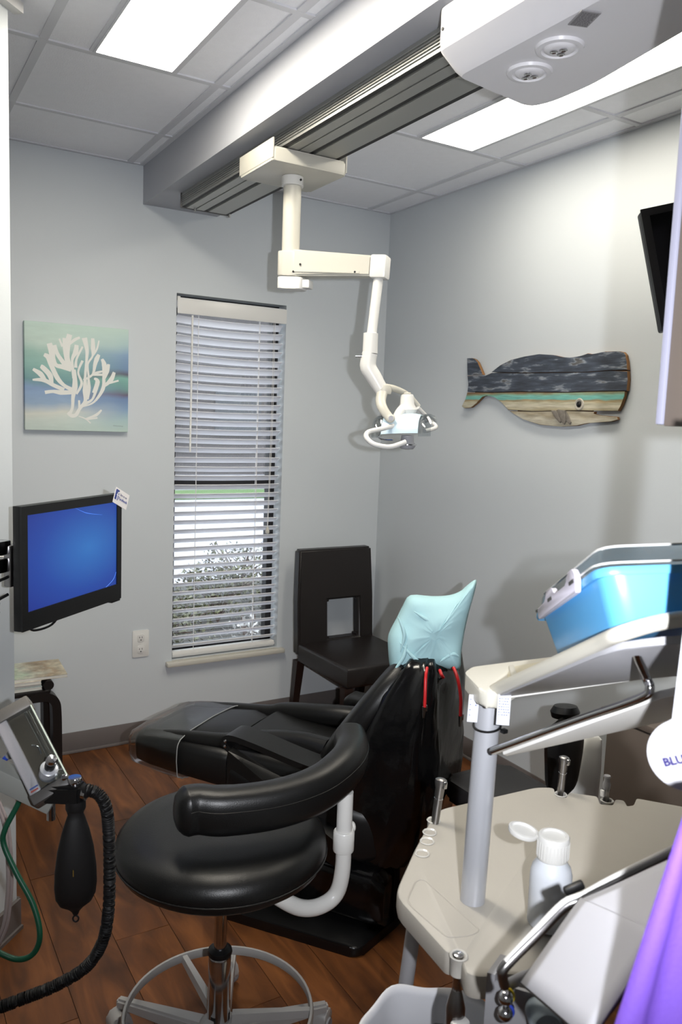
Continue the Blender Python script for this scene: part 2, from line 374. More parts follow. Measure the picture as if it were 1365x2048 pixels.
# ================================================================== BLIND
SLAT = mat('blind_slat', (240,240,244), .38, noise=.01, nscale=5)
t = thing('window_blind', 'white horizontal slat blind, half open, in the narrow window of the back wall', 'blind', (-.94,0,WZ0))
mesh_obj('headrail', box(B(), (WX0+.006,.012,2.205), (WX1-.004,.062,2.250)), SLAT, t)
bm = B(); box(bm, (WX0+.002,-.012,2.170), (WX1-.002,-.003,2.246), bev=.003); box(bm, (WX0+.004,-.003,2.236), (WX0+.018,.02,2.254))
mesh_obj('valance', bm, WHITE, t)
def slat_mesh(sag, tilt):
    bm = B(); n = 8; w2 = .025; ca, sa = math.cos(tilt), math.sin(tilt); L_ = (WX1-WX0)/2 - .009
    rows = []
    for i in range(n+1):
        x = -L_ + 2*L_*i/n; dz = -sag*(1-(x/L_)**2); r = []
        for j, (u, cv) in enumerate(((-1,0),(0,.003),(1,0),(1,-.0028),(0,.0002),(-1,-.0028))):
            yy = u*w2; zz = cv
            r.append((x, yy*ca + zz*sa, -yy*sa + zz*ca + dz))
        rows.append(r)
    return bm_mesh('slat', ring_loft(bm, rows), SLAT, 30)
N = 37; ztop = 2.150; pitch = (2.150-.468)/(N-1)
for i in range(N):
    fr = i/(N-1); sag = .010*max(0, 1-fr*1.5) if i != 15 else .001
    z = ztop - i*pitch
    if 10 < i <= 14: z += .004
    if 15 <= i < 20: z -= .003
    me = slat_mesh(sag, math.radians(34 - 2*fr + (2 if i%5==0 else 0)))
    o = inst('slat', me, ((WX0+WX1)/2, .036, z), t); o.rotation_euler = (0, random.uniform(-.004,.004) + (.012 if i == 4 else 0), 0)
bm = B(); box(bm, (WX0+.008,.014,.412), (WX1-.010,.058,.442), bev=.004); box(bm, (WX0+.008,.010,.422), (WX1-.010,.015,.432)); mesh_obj('bottom_rail', bm, WHITE, t)
CORD = mat('blind_cord', (232,230,228), .7, noise=.02, nscale=60)
for k, fx in enumerate((.215,.775)):
    bm = B(); x = WX0 + fx*(WX1-WX0)
    for dx, yy in ((-.013,.004),(0.0,.036),(.010,.066)): tube(bm, [(x+dx,yy,2.20),(x+dx*.9,yy,1.3),(x+dx,yy,.44)], .0011, 5)
    mesh_obj('ladder_cord', bm, CORD, t)
bm = B(); x = WX0 + .885*(WX1-WX0)
for dx in (-.004,.004): tube(bm, [(x+dx,-.004,2.17),(x+dx-.002,-.008,1.6),(x+dx*.4-.012,-.010,1.085)], .0012, 5)
pc = mesh_obj('pull_cord', bm, CORD, t)
f = Fr((x-.012,-.010,1.052)); mesh_obj('tassel', lathe(B(), [(.004,.034),(.008,.026),(.0115,.010),(.010,0),(.003,-.003)], f, 14), CREAM, pc)
x = WX0 + .128*(WX1-WX0); mesh_obj('tilt_wand', tube(B(), [(x,-.016,2.165),(x-.002,-.020,1.9),(x-.004,-.022,1.487)], .0052, 8), WHITE, t)
# ================================================================== OUTSIDE
PAVE = mat('concrete_lot', (146,145,151), .9, noise=.05, nscale=.8); GRASSM = mat('lawn', (82,108,62), .9, noise=.3, nscale=6, bump=.6, bscale=60)
struct('trim_3', box(B(), (-14,.3,-.6), (16,60,-.25)), PAVE)
g = mesh_obj('lawn_strip', box(B(), (-14,13.1,-.25), (16,14.7,-.19), bev=.02), GRASSM); g['kind'] = 'stuff'; tag(g, 'green strip of lawn beyond the paved lot outside the window', 'lawn')
s = thing('building', 'dark grey brown building across the lot outside the window', 'building', (1,20,-.2))
mesh_obj('wall', box(B(), (-12,20,-.25), (15,24,6.0)), mat('brown_brick_far', (72,68,68), .9, noise=.25, nscale=1.3), s)
for k in range(7): mesh_obj('window', box(B(), (-9+3.2*k,19.96,1.0), (-7.4+3.2*k,20.0,2.4)), mat('far_window', (52,54,58), .2, noise=.1, nscale=2), s)
mesh_obj('roof', box(B(), (-12.4,19.3,6.0), (15.4,24.4,6.5)), mat('far_roof', (70,66,66), .9, noise=.15, nscale=2), s)
LEAF1 = mat('shrub_leaf', (84,84,54), .6, noise=.45, nscale=20); LEAF2 = mat('shrub_leaf_pale', (165,162,160), .6, noise=.15, nscale=20); TWIG = mat('twig', (74,56,48), .8, noise=.2, nscale=20)
SOIL = mat('mulch', (46,44,41), .95, noise=.4, nscale=14, bump=.8, bscale=30)
g = mesh_obj('planting_bed', box(B(), (-6,.3,-.252), (6,4.4,-.19), bev=.02), SOIL); g['kind'] = 'stuff'; tag(g, 'dark mulch bed under the shrubs outside the window', 'planting bed')
def shrub(name, lab, c, rx, ry, rz, n, lm, twn=26):
    t = thing(name, lab, 'shrub', (c[0],c[1],-.17), 'shrubs outside the window'); bm = B(); tw = B()
    for k in range(n):
        a = random.uniform(0,6.283); h = random.random()**.75; rr = math.sqrt(random.random())*(1-.35*h)
        p_ = V((c[0]+math.cos(a)*rr*rx, c[1]+math.sin(a)*rr*ry, -.13 + h*rz))
        d = V((random.uniform(-1,1),random.uniform(-1,1),random.uniform(-.3,1))).normalized(); s_ = random.uniform(.022,.05); e = d.cross(V((random.random(),.3,1))).normalized()
        q = [p_, p_+d*s_*.5+e*s_*.32, p_+d*s_*1.2, p_+d*s_*.5-e*s_*.32]
        face(bm, [bm.verts.new(v) for v in q])
    for k in range(twn):
        a = random.uniform(0,6.283); r_ = random.uniform(.2,1.0)
        e = V((c[0]+math.cos(a)*r_*rx, c[1]+math.sin(a)*r_*ry, -.15+rz*random.uniform(.6,1.08))); m0 = V((c[0]+math.cos(a)*r_*rx*.35, c[1]+math.sin(a)*r_*ry*.35, -.15+rz*.45))
        tube(tw, [(c[0],c[1],-.185), m0, e], .005, 5, smooth=3)
    fo = mesh_obj('foliage', bm, lm, t); fo['kind'] = 'stuff'; st = mesh_obj('stems', tw, TWIG, t); st['kind'] = 'stuff'
shrub('shrub', 'olive green shrub close outside the lower left of the window', (-.75,1.80,0), .52, .42, .43, 1700, LEAF1)
shrub('shrub', 'olive shrub outside the middle of the window', (.12,2.70,0), .52, .38, .44, 1600, LEAF1)
shrub('shrub', 'pale twiggy shrub nearest the lower right of the window', (-.32,.98,0), .28, .26, .44, 420, LEAF2, 26)
shrub('shrub', 'sparse olive shrub farthest from the window, behind the other shrubs', (.75,3.65,0), .6, .45, .46, 800, LEAF1, 30)

# ================================================================== CEILING RAIL UNDER THE SOFFIT
t = thing('ceiling_rail', 'long grey aluminium rail with dark slots fixed under the soffit', 'rail', (-1.22,-1.9,2.66))
rx0, rx1, rz0, rz1 = -1.335, -1.105, 2.600, 2.6595
mesh_obj('rail_body', box(B(), (rx0,-3.9,rz0), (rx1,-.318,rz1)), ALU, t)
for k in range(5): mesh_obj('rib', box(B(), (rx0-.004,-3.9,rz0+.010+.0085*k), (rx0,-.32,rz0+.0145+.0085*k), bev=.0012, seg=1), ALU, t)
for a, b in ((.002,.016), (.108,.121), (.214,.229)): mesh_obj('slot', box(B(), (rx0+a,-3.9,rz0-.0012), (rx0+b,-.32,rz0)), DARK, t)
for a, b in ((.020,.058), (.064,.104), (.125,.210)): mesh_obj('track_strip', box(B(), (rx0+a,-3.9,rz0-.004), (rx0+b,-.322,rz0), bev=.001, seg=1), ALU, t)
mesh_obj('end_plate', box(B(), (rx0-.006,-.318,rz0-.006), (rx1+.004,-.313,rz1), bev=.002), DGREY, t)
for fx in (.055,.222): mesh_obj('stop_pin', tube(B(), [(rx0+fx,-.335,rz0-.016),(rx0+fx,-.335,rz0)], .005, 10), ALU, t)
# ================================================================== DENTAL EXAM LIGHT HANGING FROM THE RAIL
cx, cy = -1.226, -1.19
t = thing('exam_light', 'white dental exam light on a jointed arm hanging from the ceiling rail', 'exam light', (cx,cy,2.59))
bm = prism(B(), round_poly([(-1.372,-1.325),(-1.080,-1.325),(-1.080,-1.045),(-1.372,-1.045)], .012), 2.548, 2.594, bev=.008)
mesh_obj('carriage', bm, CREAM, t)
for x0 in (-1.3735,-1.0845): mesh_obj('carriage_flange', box(B(), (x0,-1.3252,2.556), (x0+.006,-1.0448,2.622), bev=.0015), CREAM, t)
mesh_obj('collar', lathe(B(), [(.030,0),(.040,.002),(.040,.034),(.036,.037),(.02,.037)], Fr((cx,cy,2.512)), 28), WHITE, t)
mesh_obj('column', lathe(B(), [(.02,0),(.0325,0),(.0325,.235),(.02,.235)], Fr((cx,cy,2.278)), 28), CREAM, t)
mesh_obj('set_screw', lathe(B(), [(.004,0),(.004,.003),(.001,.003)], Fr((cx+.012,cy-.0395,2.531),(1,0,0),(0,0,1),(0,-1,0)), 10), DARK, t)
# arm
a0 = V((cx,cy,2.246)); a1 = V((-1.018, -1.432, 2.237)); a1.z = 2.232
ex = (a1-a0).normalized(); AFr = frame_from(a0, ex, (0,0,1)); LA = (a1-a0).length
bm = B(); prism(bm, round_poly([(-.042,-.038),(.045,-.038),(.045,.038),(-.042,.038)], .028), -.052, .036, Fr(a0,ex,AFr.y,(0,0,1)), bev=.004); mesh_obj('shoulder_joint', bm, CREAM, t)
bm = B(); prism(bm, round_poly([(-.040,-.036),(.06,-.036),(.06,.036),(-.040,.036)], .022), -.098, -.055, Fr(a0,ex,AFr.y,(0,0,1)), bev=.004); box(bm,(.05,-.022,-.092),(.085,.022,-.062),Fr(a0,ex,AFr.y,(0,0,1)),bev=.004); mesh_obj('elbow_cap', bm, WHITE, t)
bm = hexa(B(), [AFr(.015,-.036,-.052),AFr(LA,-.030,-.044),AFr(LA,.030,-.044),AFr(.015,.036,-.052),AFr(.015,-.036,.042),AFr(LA,-.030,.026),AFr(LA,.030,.026),AFr(.015,.036,.042)])
bmesh.ops.bevel(bm, geom=bm.edges[:], offset=.006, segments=2, affect='EDGES'); mesh_obj('arm', bm, CREAM, t)
mesh_obj('arm_trim', box(B(), (.02,-.0385,-.038),(LA-.04,-.036,-.032),AFr), CREAM, t)
mesh_obj('arm_end_cap', box(B(), (LA-.005,-.033,-.050),(LA+.055,.033,.030),AFr,bev=.008), WHITE, t)
for s_, z_ in ((.03,-.038),(.055,-.012),(LA-.055,-.034)): mesh_obj('screw', lathe(B(), [(.004,0),(.004,.0025),(.001,.003)], Fr(AFr(s_,-.0365,z_),AFr.x,AFr.z,-AFr.y), 8), DARK, t)
# drop tube, sleeve and bent neck
q0 = V(AFr(LA+.022,0,-.045)); 
q1 = V((-1.036, -1.461, 1.948)); q2 = V((-1.039, -1.458, 1.869)); q3 = V((-0.992, -1.487, 1.783))
mesh_obj('drop_tube', tube(B(), [q0, q1], .0175, 20), WHITE, t)
mesh_obj('sleeve', tube(B(), [q1+V((0,0,.042)), q1+V((0,0,.040)), q1, q1-V((0,0,.03))], [.020,.026,.0265,.027], 24), WHITE, t)
mesh_obj('neck', tube(B(), [q1-V((0,0,.028)), q2+V((0,0,.03)), q2, q2*.6+q3*.4, q3], [.027,.028,.0295,.028,.024], 24, smooth=4), WHITE, t)
pin = V((-1.059, -1.453, 1.908)); mesh_obj('locking_pin', tube(B(), [pin+V((-0.02317, 0.01382, -0.00102)), pin+V((-0.00687, 0.00409, -0.0003)), pin+V((-0.00515, 0.00307, -0.00023)), pin+V((0.0103, -0.00614, 0.00045))], [.0035,.0035,.007,.007], 12), CHROME, t)
# yoke: two curved arms around the head
yk0 = V((-0.988, -1.487, 1.792))
mesh_obj('yoke_arm', tube(B(), [yk0+V((0,0,.012)), V((-1.015, -1.511, 1.755)), V((-1.02, -1.536, 1.724)), V((-1.005, -1.561, 1.69))], lambda u: .021-.006*u, 14, smooth=5, flat=.7), CREAM, t)
mesh_obj('yoke_arm', tube(B(), [yk0+V((0,0,.010)), V((-0.937, -1.482, 1.798)), V((-0.874, -1.476, 1.779)), V((-0.829, -1.485, 1.74))], lambda u: .020-.009*u, 14, smooth=5, flat=.7), CREAM, t)
mesh_obj('yoke_web', lathe(B(), [(.006,-.018),(.026,-.014),(.030,0),(.024,.016),(.006,.020)], Fr(yk0), 20), CREAM, t)
hub = V((-0.917, -1.535, 1.759))
hf = frame_from(hub, (0.85831, -0.51175, 0.03773), (0,0,1))
mesh_obj('hub', lathe(B(), [(.008,.022),(.020,.020),(.024,.012),(.026,-.014),(.036,-.034),(.030,-.048),(.01,-.05)], hf, 22), WHITE, t)
mesh_obj('hub_cap', lathe(B(), [(.014,.0225),(.012,.027),(.003,.028)], hf, 18), CREAM, t)
mesh_obj('head_bracket', tube(B(), [hub+V((0,0,-.02)), V((-0.953, -1.543, 1.712)), V((-0.981, -1.555, 1.676)), V((-0.993, -1.562, 1.655))], [.020,.018,.015,.013], 14, smooth=4), WHITE, t)
kn = V((-1.012, -1.575, 1.691)); kf = Fr(kn, V((0.85831, -0.51175, 0.03773)), V((0,0,1)), V((-0.51241, -0.85084, 0.11623)))
kb = mesh_obj('pivot_knob', lathe(B(), [(.004,-.012),(.0145,-.010),(.0145,.006),(.010,.010),(.003,.010)], kf, 20), CREAM, t)
mesh_obj('knob_insert', lathe(B(), [(.003,.0098),(.0085,.0105),(.0085,.0125),(.002,.0125)], kf, 18), GREYP, kb)
# reflector: a curved shell bowed downwards, pale blue outside, with clear ends
REFL = mat('pale_blue_reflector', (205,226,238), .25, .15, noise=.02, nscale=10)
def shell(name, c, ax, up, r, L0, L1, a0_, a1_, th, m_, n=12):
    f = frame_from(c, ax, up); bm = B(); rings = []
    for i in range(7):
        s_ = L0+(L1-L0)*i/6; k_ = 1 - .10*((i-3)/3)**2; pts = []
        for j in range(n+1):
            a = a0_+(a1_-a0_)*j/n; pts.append(f(s_, math.sin(a)*r*k_, math.cos(a)*r*k_))
        for j in range(n,-1,-1):
            a = a0_+(a1_-a0_)*j/n; pts.append(f(s_, math.sin(a)*(r*k_-th), math.cos(a)*(r*k_-th)))
        rings.append(pts)
    return mesh_obj(name, ring_loft(bm, rings), m_, t, 35)
rc = V((-0.925, -1.548, 1.628)); rax = V((0.6445, -0.73118, 0.06996)); rup = V((0,0,1))+V((-0.17934, -0.29779, 0.04068))
shell('reflector', rc, rax, rup, .086, -.072, .060, -1.10, .95, .004, REFL)
shell('clear_shield', rc, rax, rup, .080, .060, .104, -1.25, 1.15, .002, LID)
shell('clear_shield', rc, rax, rup, .080, -.108, -.072, -1.25, 1.15, .002, LID)
mesh_obj('shield_rim', tube(B(), [rc+V((-0.07553, 0.04503, -0.00332))+V((0.0, -0.0, 0.0))+V((0,0,.02)), rc+V((-0.09777, 0.0236, -0.00014))+V((0,0,-.008)), rc+V((-0.07878, -0.03397, 0.00625))+V((0,0,-.016))], .0025, 8, smooth=5), CHROME, t)
bulb = mesh_obj('bulb_housing', lathe(B(), [(.006,.020),(.022,.018),(.024,-.006),(.030,-.012),(.030,-.020),(.022,-.030),(.006,-.032)], Fr(rc+V((.0,-.01,-.012))), 20), GREYP, t)
mesh_obj('lamp_ring', lathe(B(), [(.024,-.010),(.034,-.012),(.034,-.016),(.024,-.018)], Fr(rc+V((.0,-.01,-.012))), 22), CHROME, bulb)
mesh_obj('handle', tube(B(), [V((-0.997, -1.57, 1.666)), V((-1.057, -1.582, 1.654)), V((-1.115, -1.596, 1.643)), V((-1.133, -1.611, 1.626)), V((-1.118, -1.635, 1.604)), V((-1.066, -1.655, 1.596)), V((-1.008, -1.664, 1.614))], .0085, 12, smooth=6), WHITE, t)
mesh_obj('handle', tube(B(), [V((-0.838, -1.492, 1.736)), V((-0.761, -1.473, 1.688)), V((-0.758, -1.502, 1.665)), V((-0.83, -1.531, 1.651))], .0075, 12, smooth=6), WHITE, t)
# ================================================================== LED UNIT ON THE RAIL, TOP RIGHT
LEDW = mat('white_moulded_plastic', (226,225,228), .30, noise=.01, nscale=6)
t = thing('rail_light_unit', 'large white moulded housing with two round spotlights hanging from the rail', 'light unit', (-1.23,-2.55,2.60))
top = [(-1.40,-2.262),(-1.06,-2.262),(-1.035,-2.32),(-1.035,-2.62),(-1.10,-2.78),(-1.13,-3.05),(-1.33,-3.05),(-1.40,-2.80)]
bm = B()
def scaled(poly, k, cx_=-1.22, cy_=-2.62): return [(cx_+(x-cx_)*k[0], cy_+(y-cy_)*k[1]) for x,y in poly]
sides = round_poly([(-1.410,-2.275),(-1.045,-2.235),(-1.015,-2.30),(-1.015,-2.44),(-1.100,-2.80),(-1.16,-3.10),(-1.33,-3.10),(-1.410,-2.80)], [.03,.05,.04,.05,.08,.05,.05,.08], 4)
rings = [[V((x,y,2.640)) for x,y in sides], [V((x,y,2.568)) for x,y in sides], [V((x,y,2.548)) for x,y in scaled(sides,(.985,.992))], [V((x,y,2.512)) for x,y in scaled(sides,(.80,.955))], [V((x,y,2.500)) for x,y in scaled(sides,(.72,.93))]]
ring_loft(bm, rings); hs = mesh_obj('housing', bm, LEDW, t, 30)
for i, (px_, py_) in enumerate(((-1.243, -2.418), (-1.277, -2.545))):
    f = Fr((px_,py_,2.4995),(1,0,0),(0,-1,0),(0,0,-1))
    sp = mesh_obj('spotlight', lathe(B(), [(.050,-.004),(.053,.000),(.050,.006),(.040,.007),(.037,.003),(.034,.003),(.032,.006),(.022,.009),(.004,.0095)], f, 32), LEDW, t)
    bm = B()
    for k in range(3):
        a = .5+i*1.1+k*2.094; g = Fr(f(math.cos(a)*.012, math.sin(a)*.012, .0085), f.x, f.y, f.z)
        lathe(bm, [(.002,.0),(.0085,.001),(.009,.003),(.007,.0035),(.005,.002),(.001,.002)], g, 14)
    mesh_obj('lens', bm, CHROME, sp)
lb = V((-1.33, -2.663, 2.498)); u = (V((-1.323, -2.714, 2.498))-V((-1.377, -2.694, 2.498))).normalized(); vv = V((0,0,-1)).cross(u)
f = Fr(lb, u, vv, (0,0,-1))
ls = mesh_obj('warning_label', box(B(), (-.021,-.030,-.001),(.021,.030,.0012), f), mat('grey_label', (150,148,150), .5, noise=.05, nscale=60), t)
bm = B()
for k in range(11):
    wv = .017*(.8+.2*random.random())
    x0 = -.018
    while x0 < wv:
        w_ = random.uniform(.003,.008); box(bm, (x0,-.026+.0048*k,.0012),(min(x0+w_,.018),-.0238+.0048*k,.0015), f); x0 += w_+.0012
mesh_obj('fine_print', bm, mat('print_grey', (92,90,92), .6, noise=.05, nscale=50), ls)
sc = V((-1.41, -2.3, 2.592)); mesh_obj('screw', lathe(B(), [(.004,0),(.004,.002),(.001,.002)], Fr(sc,(0,1,0),(0,0,1),(-1,0,0)), 10), DARK, t)

# ================================================================== CANVAS WITH CORAL
y1 = -.030
t = thing('canvas_painting', 'square canvas print of white coral on sea green and blue washes', 'painting', (-1.724,0,1.82))
cm = ramp_mat('coral_canvas', [(0.0,(196,210,202)),(.10,(204,214,206)),(.17,(212,214,204)),(.27,(150,172,196)),(.40,(134,158,190)),(.47,(112,150,152)),(.60,(138,176,168)),(.70,(150,182,172)),(.80,(186,204,194)),(1.0,(186,206,196))], 'Z', 1.58, 2.067, .75, .22, 3.2, .04, (2,2,9))
# colder, darker washes towards the right side of the picture
nt = cm.node_tree; L = nt.links.new; p = nt.nodes['Principled BSDF']; src = p.inputs['Base Color'].links[0].from_socket
tc = nt.nodes.new('ShaderNodeTexCoord'); sp = nt.nodes.new('ShaderNodeSeparateXYZ'); L(tc.outputs['Object'], sp.inputs[0])
mrx = nt.nodes.new('ShaderNodeMapRange'); mrx.inputs[1].default_value = -1.78; mrx.inputs[2].default_value = -1.49; L(sp.outputs['X'], mrx.inputs[0])
mrz = nt.nodes.new('ShaderNodeMapRange'); mrz.inputs[1].default_value = 1.58; mrz.inputs[2].default_value = 2.067
nz = nt.nodes.new('ShaderNodeTexNoise'); nz.inputs['Scale'].default_value = 5; L(tc.outputs['Object'], nz.inputs['Vector'])
az = nt.nodes.new('ShaderNodeMath'); az.operation = 'MULTIPLY_ADD'; az.inputs[1].default_value = .07; L(nz.outputs[0], az.inputs[0]); L(sp.outputs['Z'], az.inputs[2]); az2 = nt.nodes.new('ShaderNodeMath'); az2.operation = 'SUBTRACT'; az2.inputs[1].default_value = .035; L(az.outputs[0], az2.inputs[0]); L(az2.outputs[0], mrz.inputs[0])
cr = nt.nodes.new('ShaderNodeValToRGB'); L(mrz.outputs[0], cr.inputs[0])
st = [(0,(186,206,198)),(.10,(170,196,198)),(.22,(132,160,190)),(.33,(110,134,172)),(.365,(104,92,112)),(.41,(112,150,146)),(.50,(128,176,164)),(.545,(96,92,108)),(.60,(112,138,170)),(.74,(130,156,184)),(.84,(168,192,192)),(1.0,(186,206,196))]
while len(cr.color_ramp.elements) < len(st): cr.color_ramp.elements.new(.5)
for e, (q, c) in zip(cr.color_ramp.elements, st): e.position = q; e.color = srgb(*c)
mx = nt.nodes.new('ShaderNodeMix'); mx.data_type = 'RGBA'; L(mrx.outputs[0], mx.inputs[0]); L(src, mx.inputs[6]); L(cr.outputs[0], mx.inputs[7]); L(mx.outputs[2], p.inputs['Base Color'])
cv = mesh_obj('canvas', box(B(), (-1.958,y1,1.580),(-1.488,-.0005,2.067), bev=.003), cm, t)
CORAL = mat('white_coral_paint', (222,222,216), .8, noise=.02, nscale=12)
S = [(-1.751, 1.665), (-1.746, 1.726), (-1.742, 1.774), (-1.748, 1.835), (-1.766, 1.886), (-1.77, 1.949), (-1.761, 2.017)]
paths = [ ([(-1.77, 1.664), (-1.751, 1.65), (-1.731, 1.657), (-1.715, 1.686), (-1.691, 1.708), (-1.658, 1.73), (-1.638, 1.784)],[15,18,17,14,15,10,16]),
 ([(-1.76, 1.66), (-1.749, 1.689), (-1.746, 1.738), (-1.738, 1.783), (-1.738, 1.823), (-1.742, 1.863)],[14,13,17,26,20,16]),
 ([(-1.735, 1.653), (-1.715, 1.686), (-1.691, 1.72), (-1.691, 1.769), (-1.691, 1.834), (-1.685, 1.907), (-1.683, 1.956), (-1.695, 2.011)],[12,15,16,24,12,12,17,26]),
 ([(-1.75, 1.758), (-1.801, 1.755), (-1.836, 1.758), (-1.871, 1.752)],[18,22,15,16]),
 ([(-1.75, 1.77), (-1.786, 1.788), (-1.817, 1.822), (-1.844, 1.88), (-1.855, 1.911), (-1.874, 1.922)],[20,16,22,22,25,15]),
 ([(-1.786, 1.768), (-1.832, 1.786), (-1.875, 1.807), (-1.924, 1.806)],[18,18,20,8]),
 ([(-1.84, 1.785), (-1.848, 1.829), (-1.878, 1.862), (-1.889, 1.869)],[12,25,22,16]),
 ([(-1.871, 1.807), (-1.89, 1.834), (-1.922, 1.854)],[18,24,12]),
 ([(-1.754, 1.862), (-1.793, 1.872), (-1.821, 1.878), (-1.836, 1.905), (-1.84, 1.936), (-1.851, 1.974)],[22,22,18,25,28,24]),
 ([(-1.766, 1.862), (-1.793, 1.896), (-1.816, 1.93), (-1.828, 1.968)],[20,20,18,16]),
 ([(-1.758, 1.87), (-1.77, 1.917), (-1.77, 1.977), (-1.761, 2.021)],[20,18,26,24]),
 ([(-1.774, 1.885), (-1.785, 1.948), (-1.785, 2.003)],[12,12,16]),
 ([(-1.793, 1.963), (-1.807, 1.998)],[10,8]),
 ([(-1.766, 1.973), (-1.738, 1.999), (-1.715, 2.011)],[10,14,10]),
 ([(-1.742, 1.823), (-1.75, 1.903), (-1.734, 1.944), (-1.73, 1.976)],[16,12,24,18]),
 ([(-1.734, 1.872), (-1.73, 1.912), (-1.703, 1.97)],[16,10,9]),
 ([(-1.731, 1.751), (-1.707, 1.801), (-1.723, 1.852), (-1.703, 1.906)],[10,13,9,12]),
 ([(-1.675, 1.835), (-1.679, 1.891), (-1.658, 1.929), (-1.655, 1.966), (-1.657, 2.012)],[10,9,9,22,15]),
 ([(-1.658, 1.929), (-1.638, 1.963), (-1.628, 2.004)],[8,9,6]),
 ([(-1.699, 1.817), (-1.658, 1.844), (-1.646, 1.893), (-1.638, 1.918), (-1.628, 1.939)],[10,9,18,22,14]),
 ([(-1.67, 1.835), (-1.642, 1.853), (-1.61, 1.863)],[8,12,9]),
 ([(-1.658, 1.844), (-1.609, 1.847)],[9,12]),
 ([(-1.699, 1.695), (-1.65, 1.718), (-1.609, 1.781), (-1.605, 1.839), (-1.603, 1.892), (-1.614, 1.92)],[6,9,18,14,24,12]),
 ([(-1.609, 1.814), (-1.589, 1.864), (-1.583, 1.898)],[8,18,14]),
 ([(-1.609, 1.789), (-1.572, 1.824), (-1.556, 1.862)],[9,22,14]),
 ([(-1.585, 1.807), (-1.535, 1.824)],[8,9]),
 ([(-1.65, 1.759), (-1.634, 1.813), (-1.65, 1.828)],[20,22,8]),
 ([(-1.682, 1.729), (-1.674, 1.782), (-1.677, 1.835)],[14,18,8]),
 ([(-1.717, 1.686), (-1.719, 1.723)],[12,9]),
 ([(-1.721, 1.649), (-1.69, 1.638), (-1.666, 1.618)],[4,6,6]),
 ([(-1.69, 1.638), (-1.642, 1.656), (-1.615, 1.682)],[5,14,8]),
 ([(-1.686, 1.634), (-1.634, 1.644)],[5,8]) ]
bm = B(); zz = y1-.0004
for pts, wd in paths:
    P = smooth_path([(x,zz,z) for x,z in pts], 5); n = len(P)
    rw = []
    for i in range(n):
        tg = (P[min(i+1,n-1)]-P[max(i-1,0)]).normalized(); nn = V((-tg.z,0,tg.x)); u_ = i/(n-1)*(len(wd)-1); k = min(int(u_),len(wd)-2); wv = (wd[k]*(1-(u_-k))+wd[k+1]*(u_-k))*.00049
        rw.append((bm.verts.new(P[i]+nn*wv), bm.verts.new(P[i]-nn*wv)))
    for a, b in zip(rw, rw[1:]): face(bm, [a[0],a[1],b[1],b[0]])
    zz -= .00001
mesh_obj('coral_print', bm, CORAL, cv)
bm = tube(B(), [(-1.560+.0032*k, y1-.0004, 1.609-.002*k*.1+(.003 if k%2 else -.001)) for k in range(16)], .0006, 4); mesh_obj('signature', bm, mat('pencil_grey', (120,128,132), .8, noise=.05, nscale=30), cv)
# ================================================================== OUTLET
t = thing('wall_outlet', 'white double power outlet on the back wall left of the window', 'outlet', (-1.409,0,.515))
mesh_obj('cover_plate', prism(B(), rrect(.084,.138,.006), 0, .006, Fr((-1.409,0,.5145),(1,0,0),(0,0,1),(0,-1,0)), bev=.003), WHITE, t)
for dz in (.030,-.030):
    f = Fr((-1.409,-.006,.5145+dz),(1,0,0),(0,0,1),(0,-1,0))
    r_ = mesh_obj('receptacle', prism(B(), round_poly([(-.017,-.020),(.017,-.020),(.019,0),(.017,.020),(-.017,.020),(-.019,0)],.010), 0, .0025, f, bev=.001), WHITE, t)
    bm = B(); box(bm, (-.0085,-.001,.002),(-.006,.008,.003), f); box(bm, (.005,-.001,.002),(.0075,.008,.003), f); lathe(bm, [(.0032,.002),(.0032,.003),(.001,.003)], Fr(f(0,-.010,0),f.x,f.y,f.z), 10); mesh_obj('slots', bm, DARK, r_)
mesh_obj('screw', lathe(B(), [(.003,.0058),(.003,.007),(.001,.0073)], Fr((-1.409,0,.5145),(1,0,0),(0,0,1),(0,-1,0)), 10), WHITE, t)
# ================================================================== WHALE OF PAINTED BOARDS
t = thing('whale_plaque', 'whale shaped wall plaque of four weathered painted boards', 'wall art', (0,-1.25,1.85))
DKB = [(0,(52,56,64)),(.3,(62,68,78)),(.55,(50,54,62)),(.75,(74,82,92)),(1,(46,50,56))]
W1 = ramp_mat('weathered_navy', [(0,(44,49,58)),(.42,(56,62,73)),(.60,(66,74,86)),(.72,(128,134,142)),(.80,(92,92,92)),(1,(58,56,58))], 'X', -.5, .5, .75, 1.7, 1.0, .30, (14,2,20), .4, wst=(9,9,46))
W3 = ramp_mat('weathered_teal', [(0,(156,146,118)),(.22,(182,176,156)),(.42,(172,166,142)),(.54,(150,130,94)),(.62,(104,164,154)),(.80,(112,172,160)),(.92,(126,140,112)),(1,(120,96,70))], 'Z', 1.755, 1.831, .75, .30, 1.0, .22, (14,2,20), .4, wst=(9,8,40))
W4 = ramp_mat('weathered_grey', [(0,(150,144,128)),(.4,(176,170,154)),(.7,(150,140,118)),(1,(160,152,134))], 'Z', 1.69, 1.76, .75, .8, 10, .22, (14,2,14), .4)
EDGE = mat('raw_wood_edge', (128,92,56), .8, noise=.3, nscale=30)
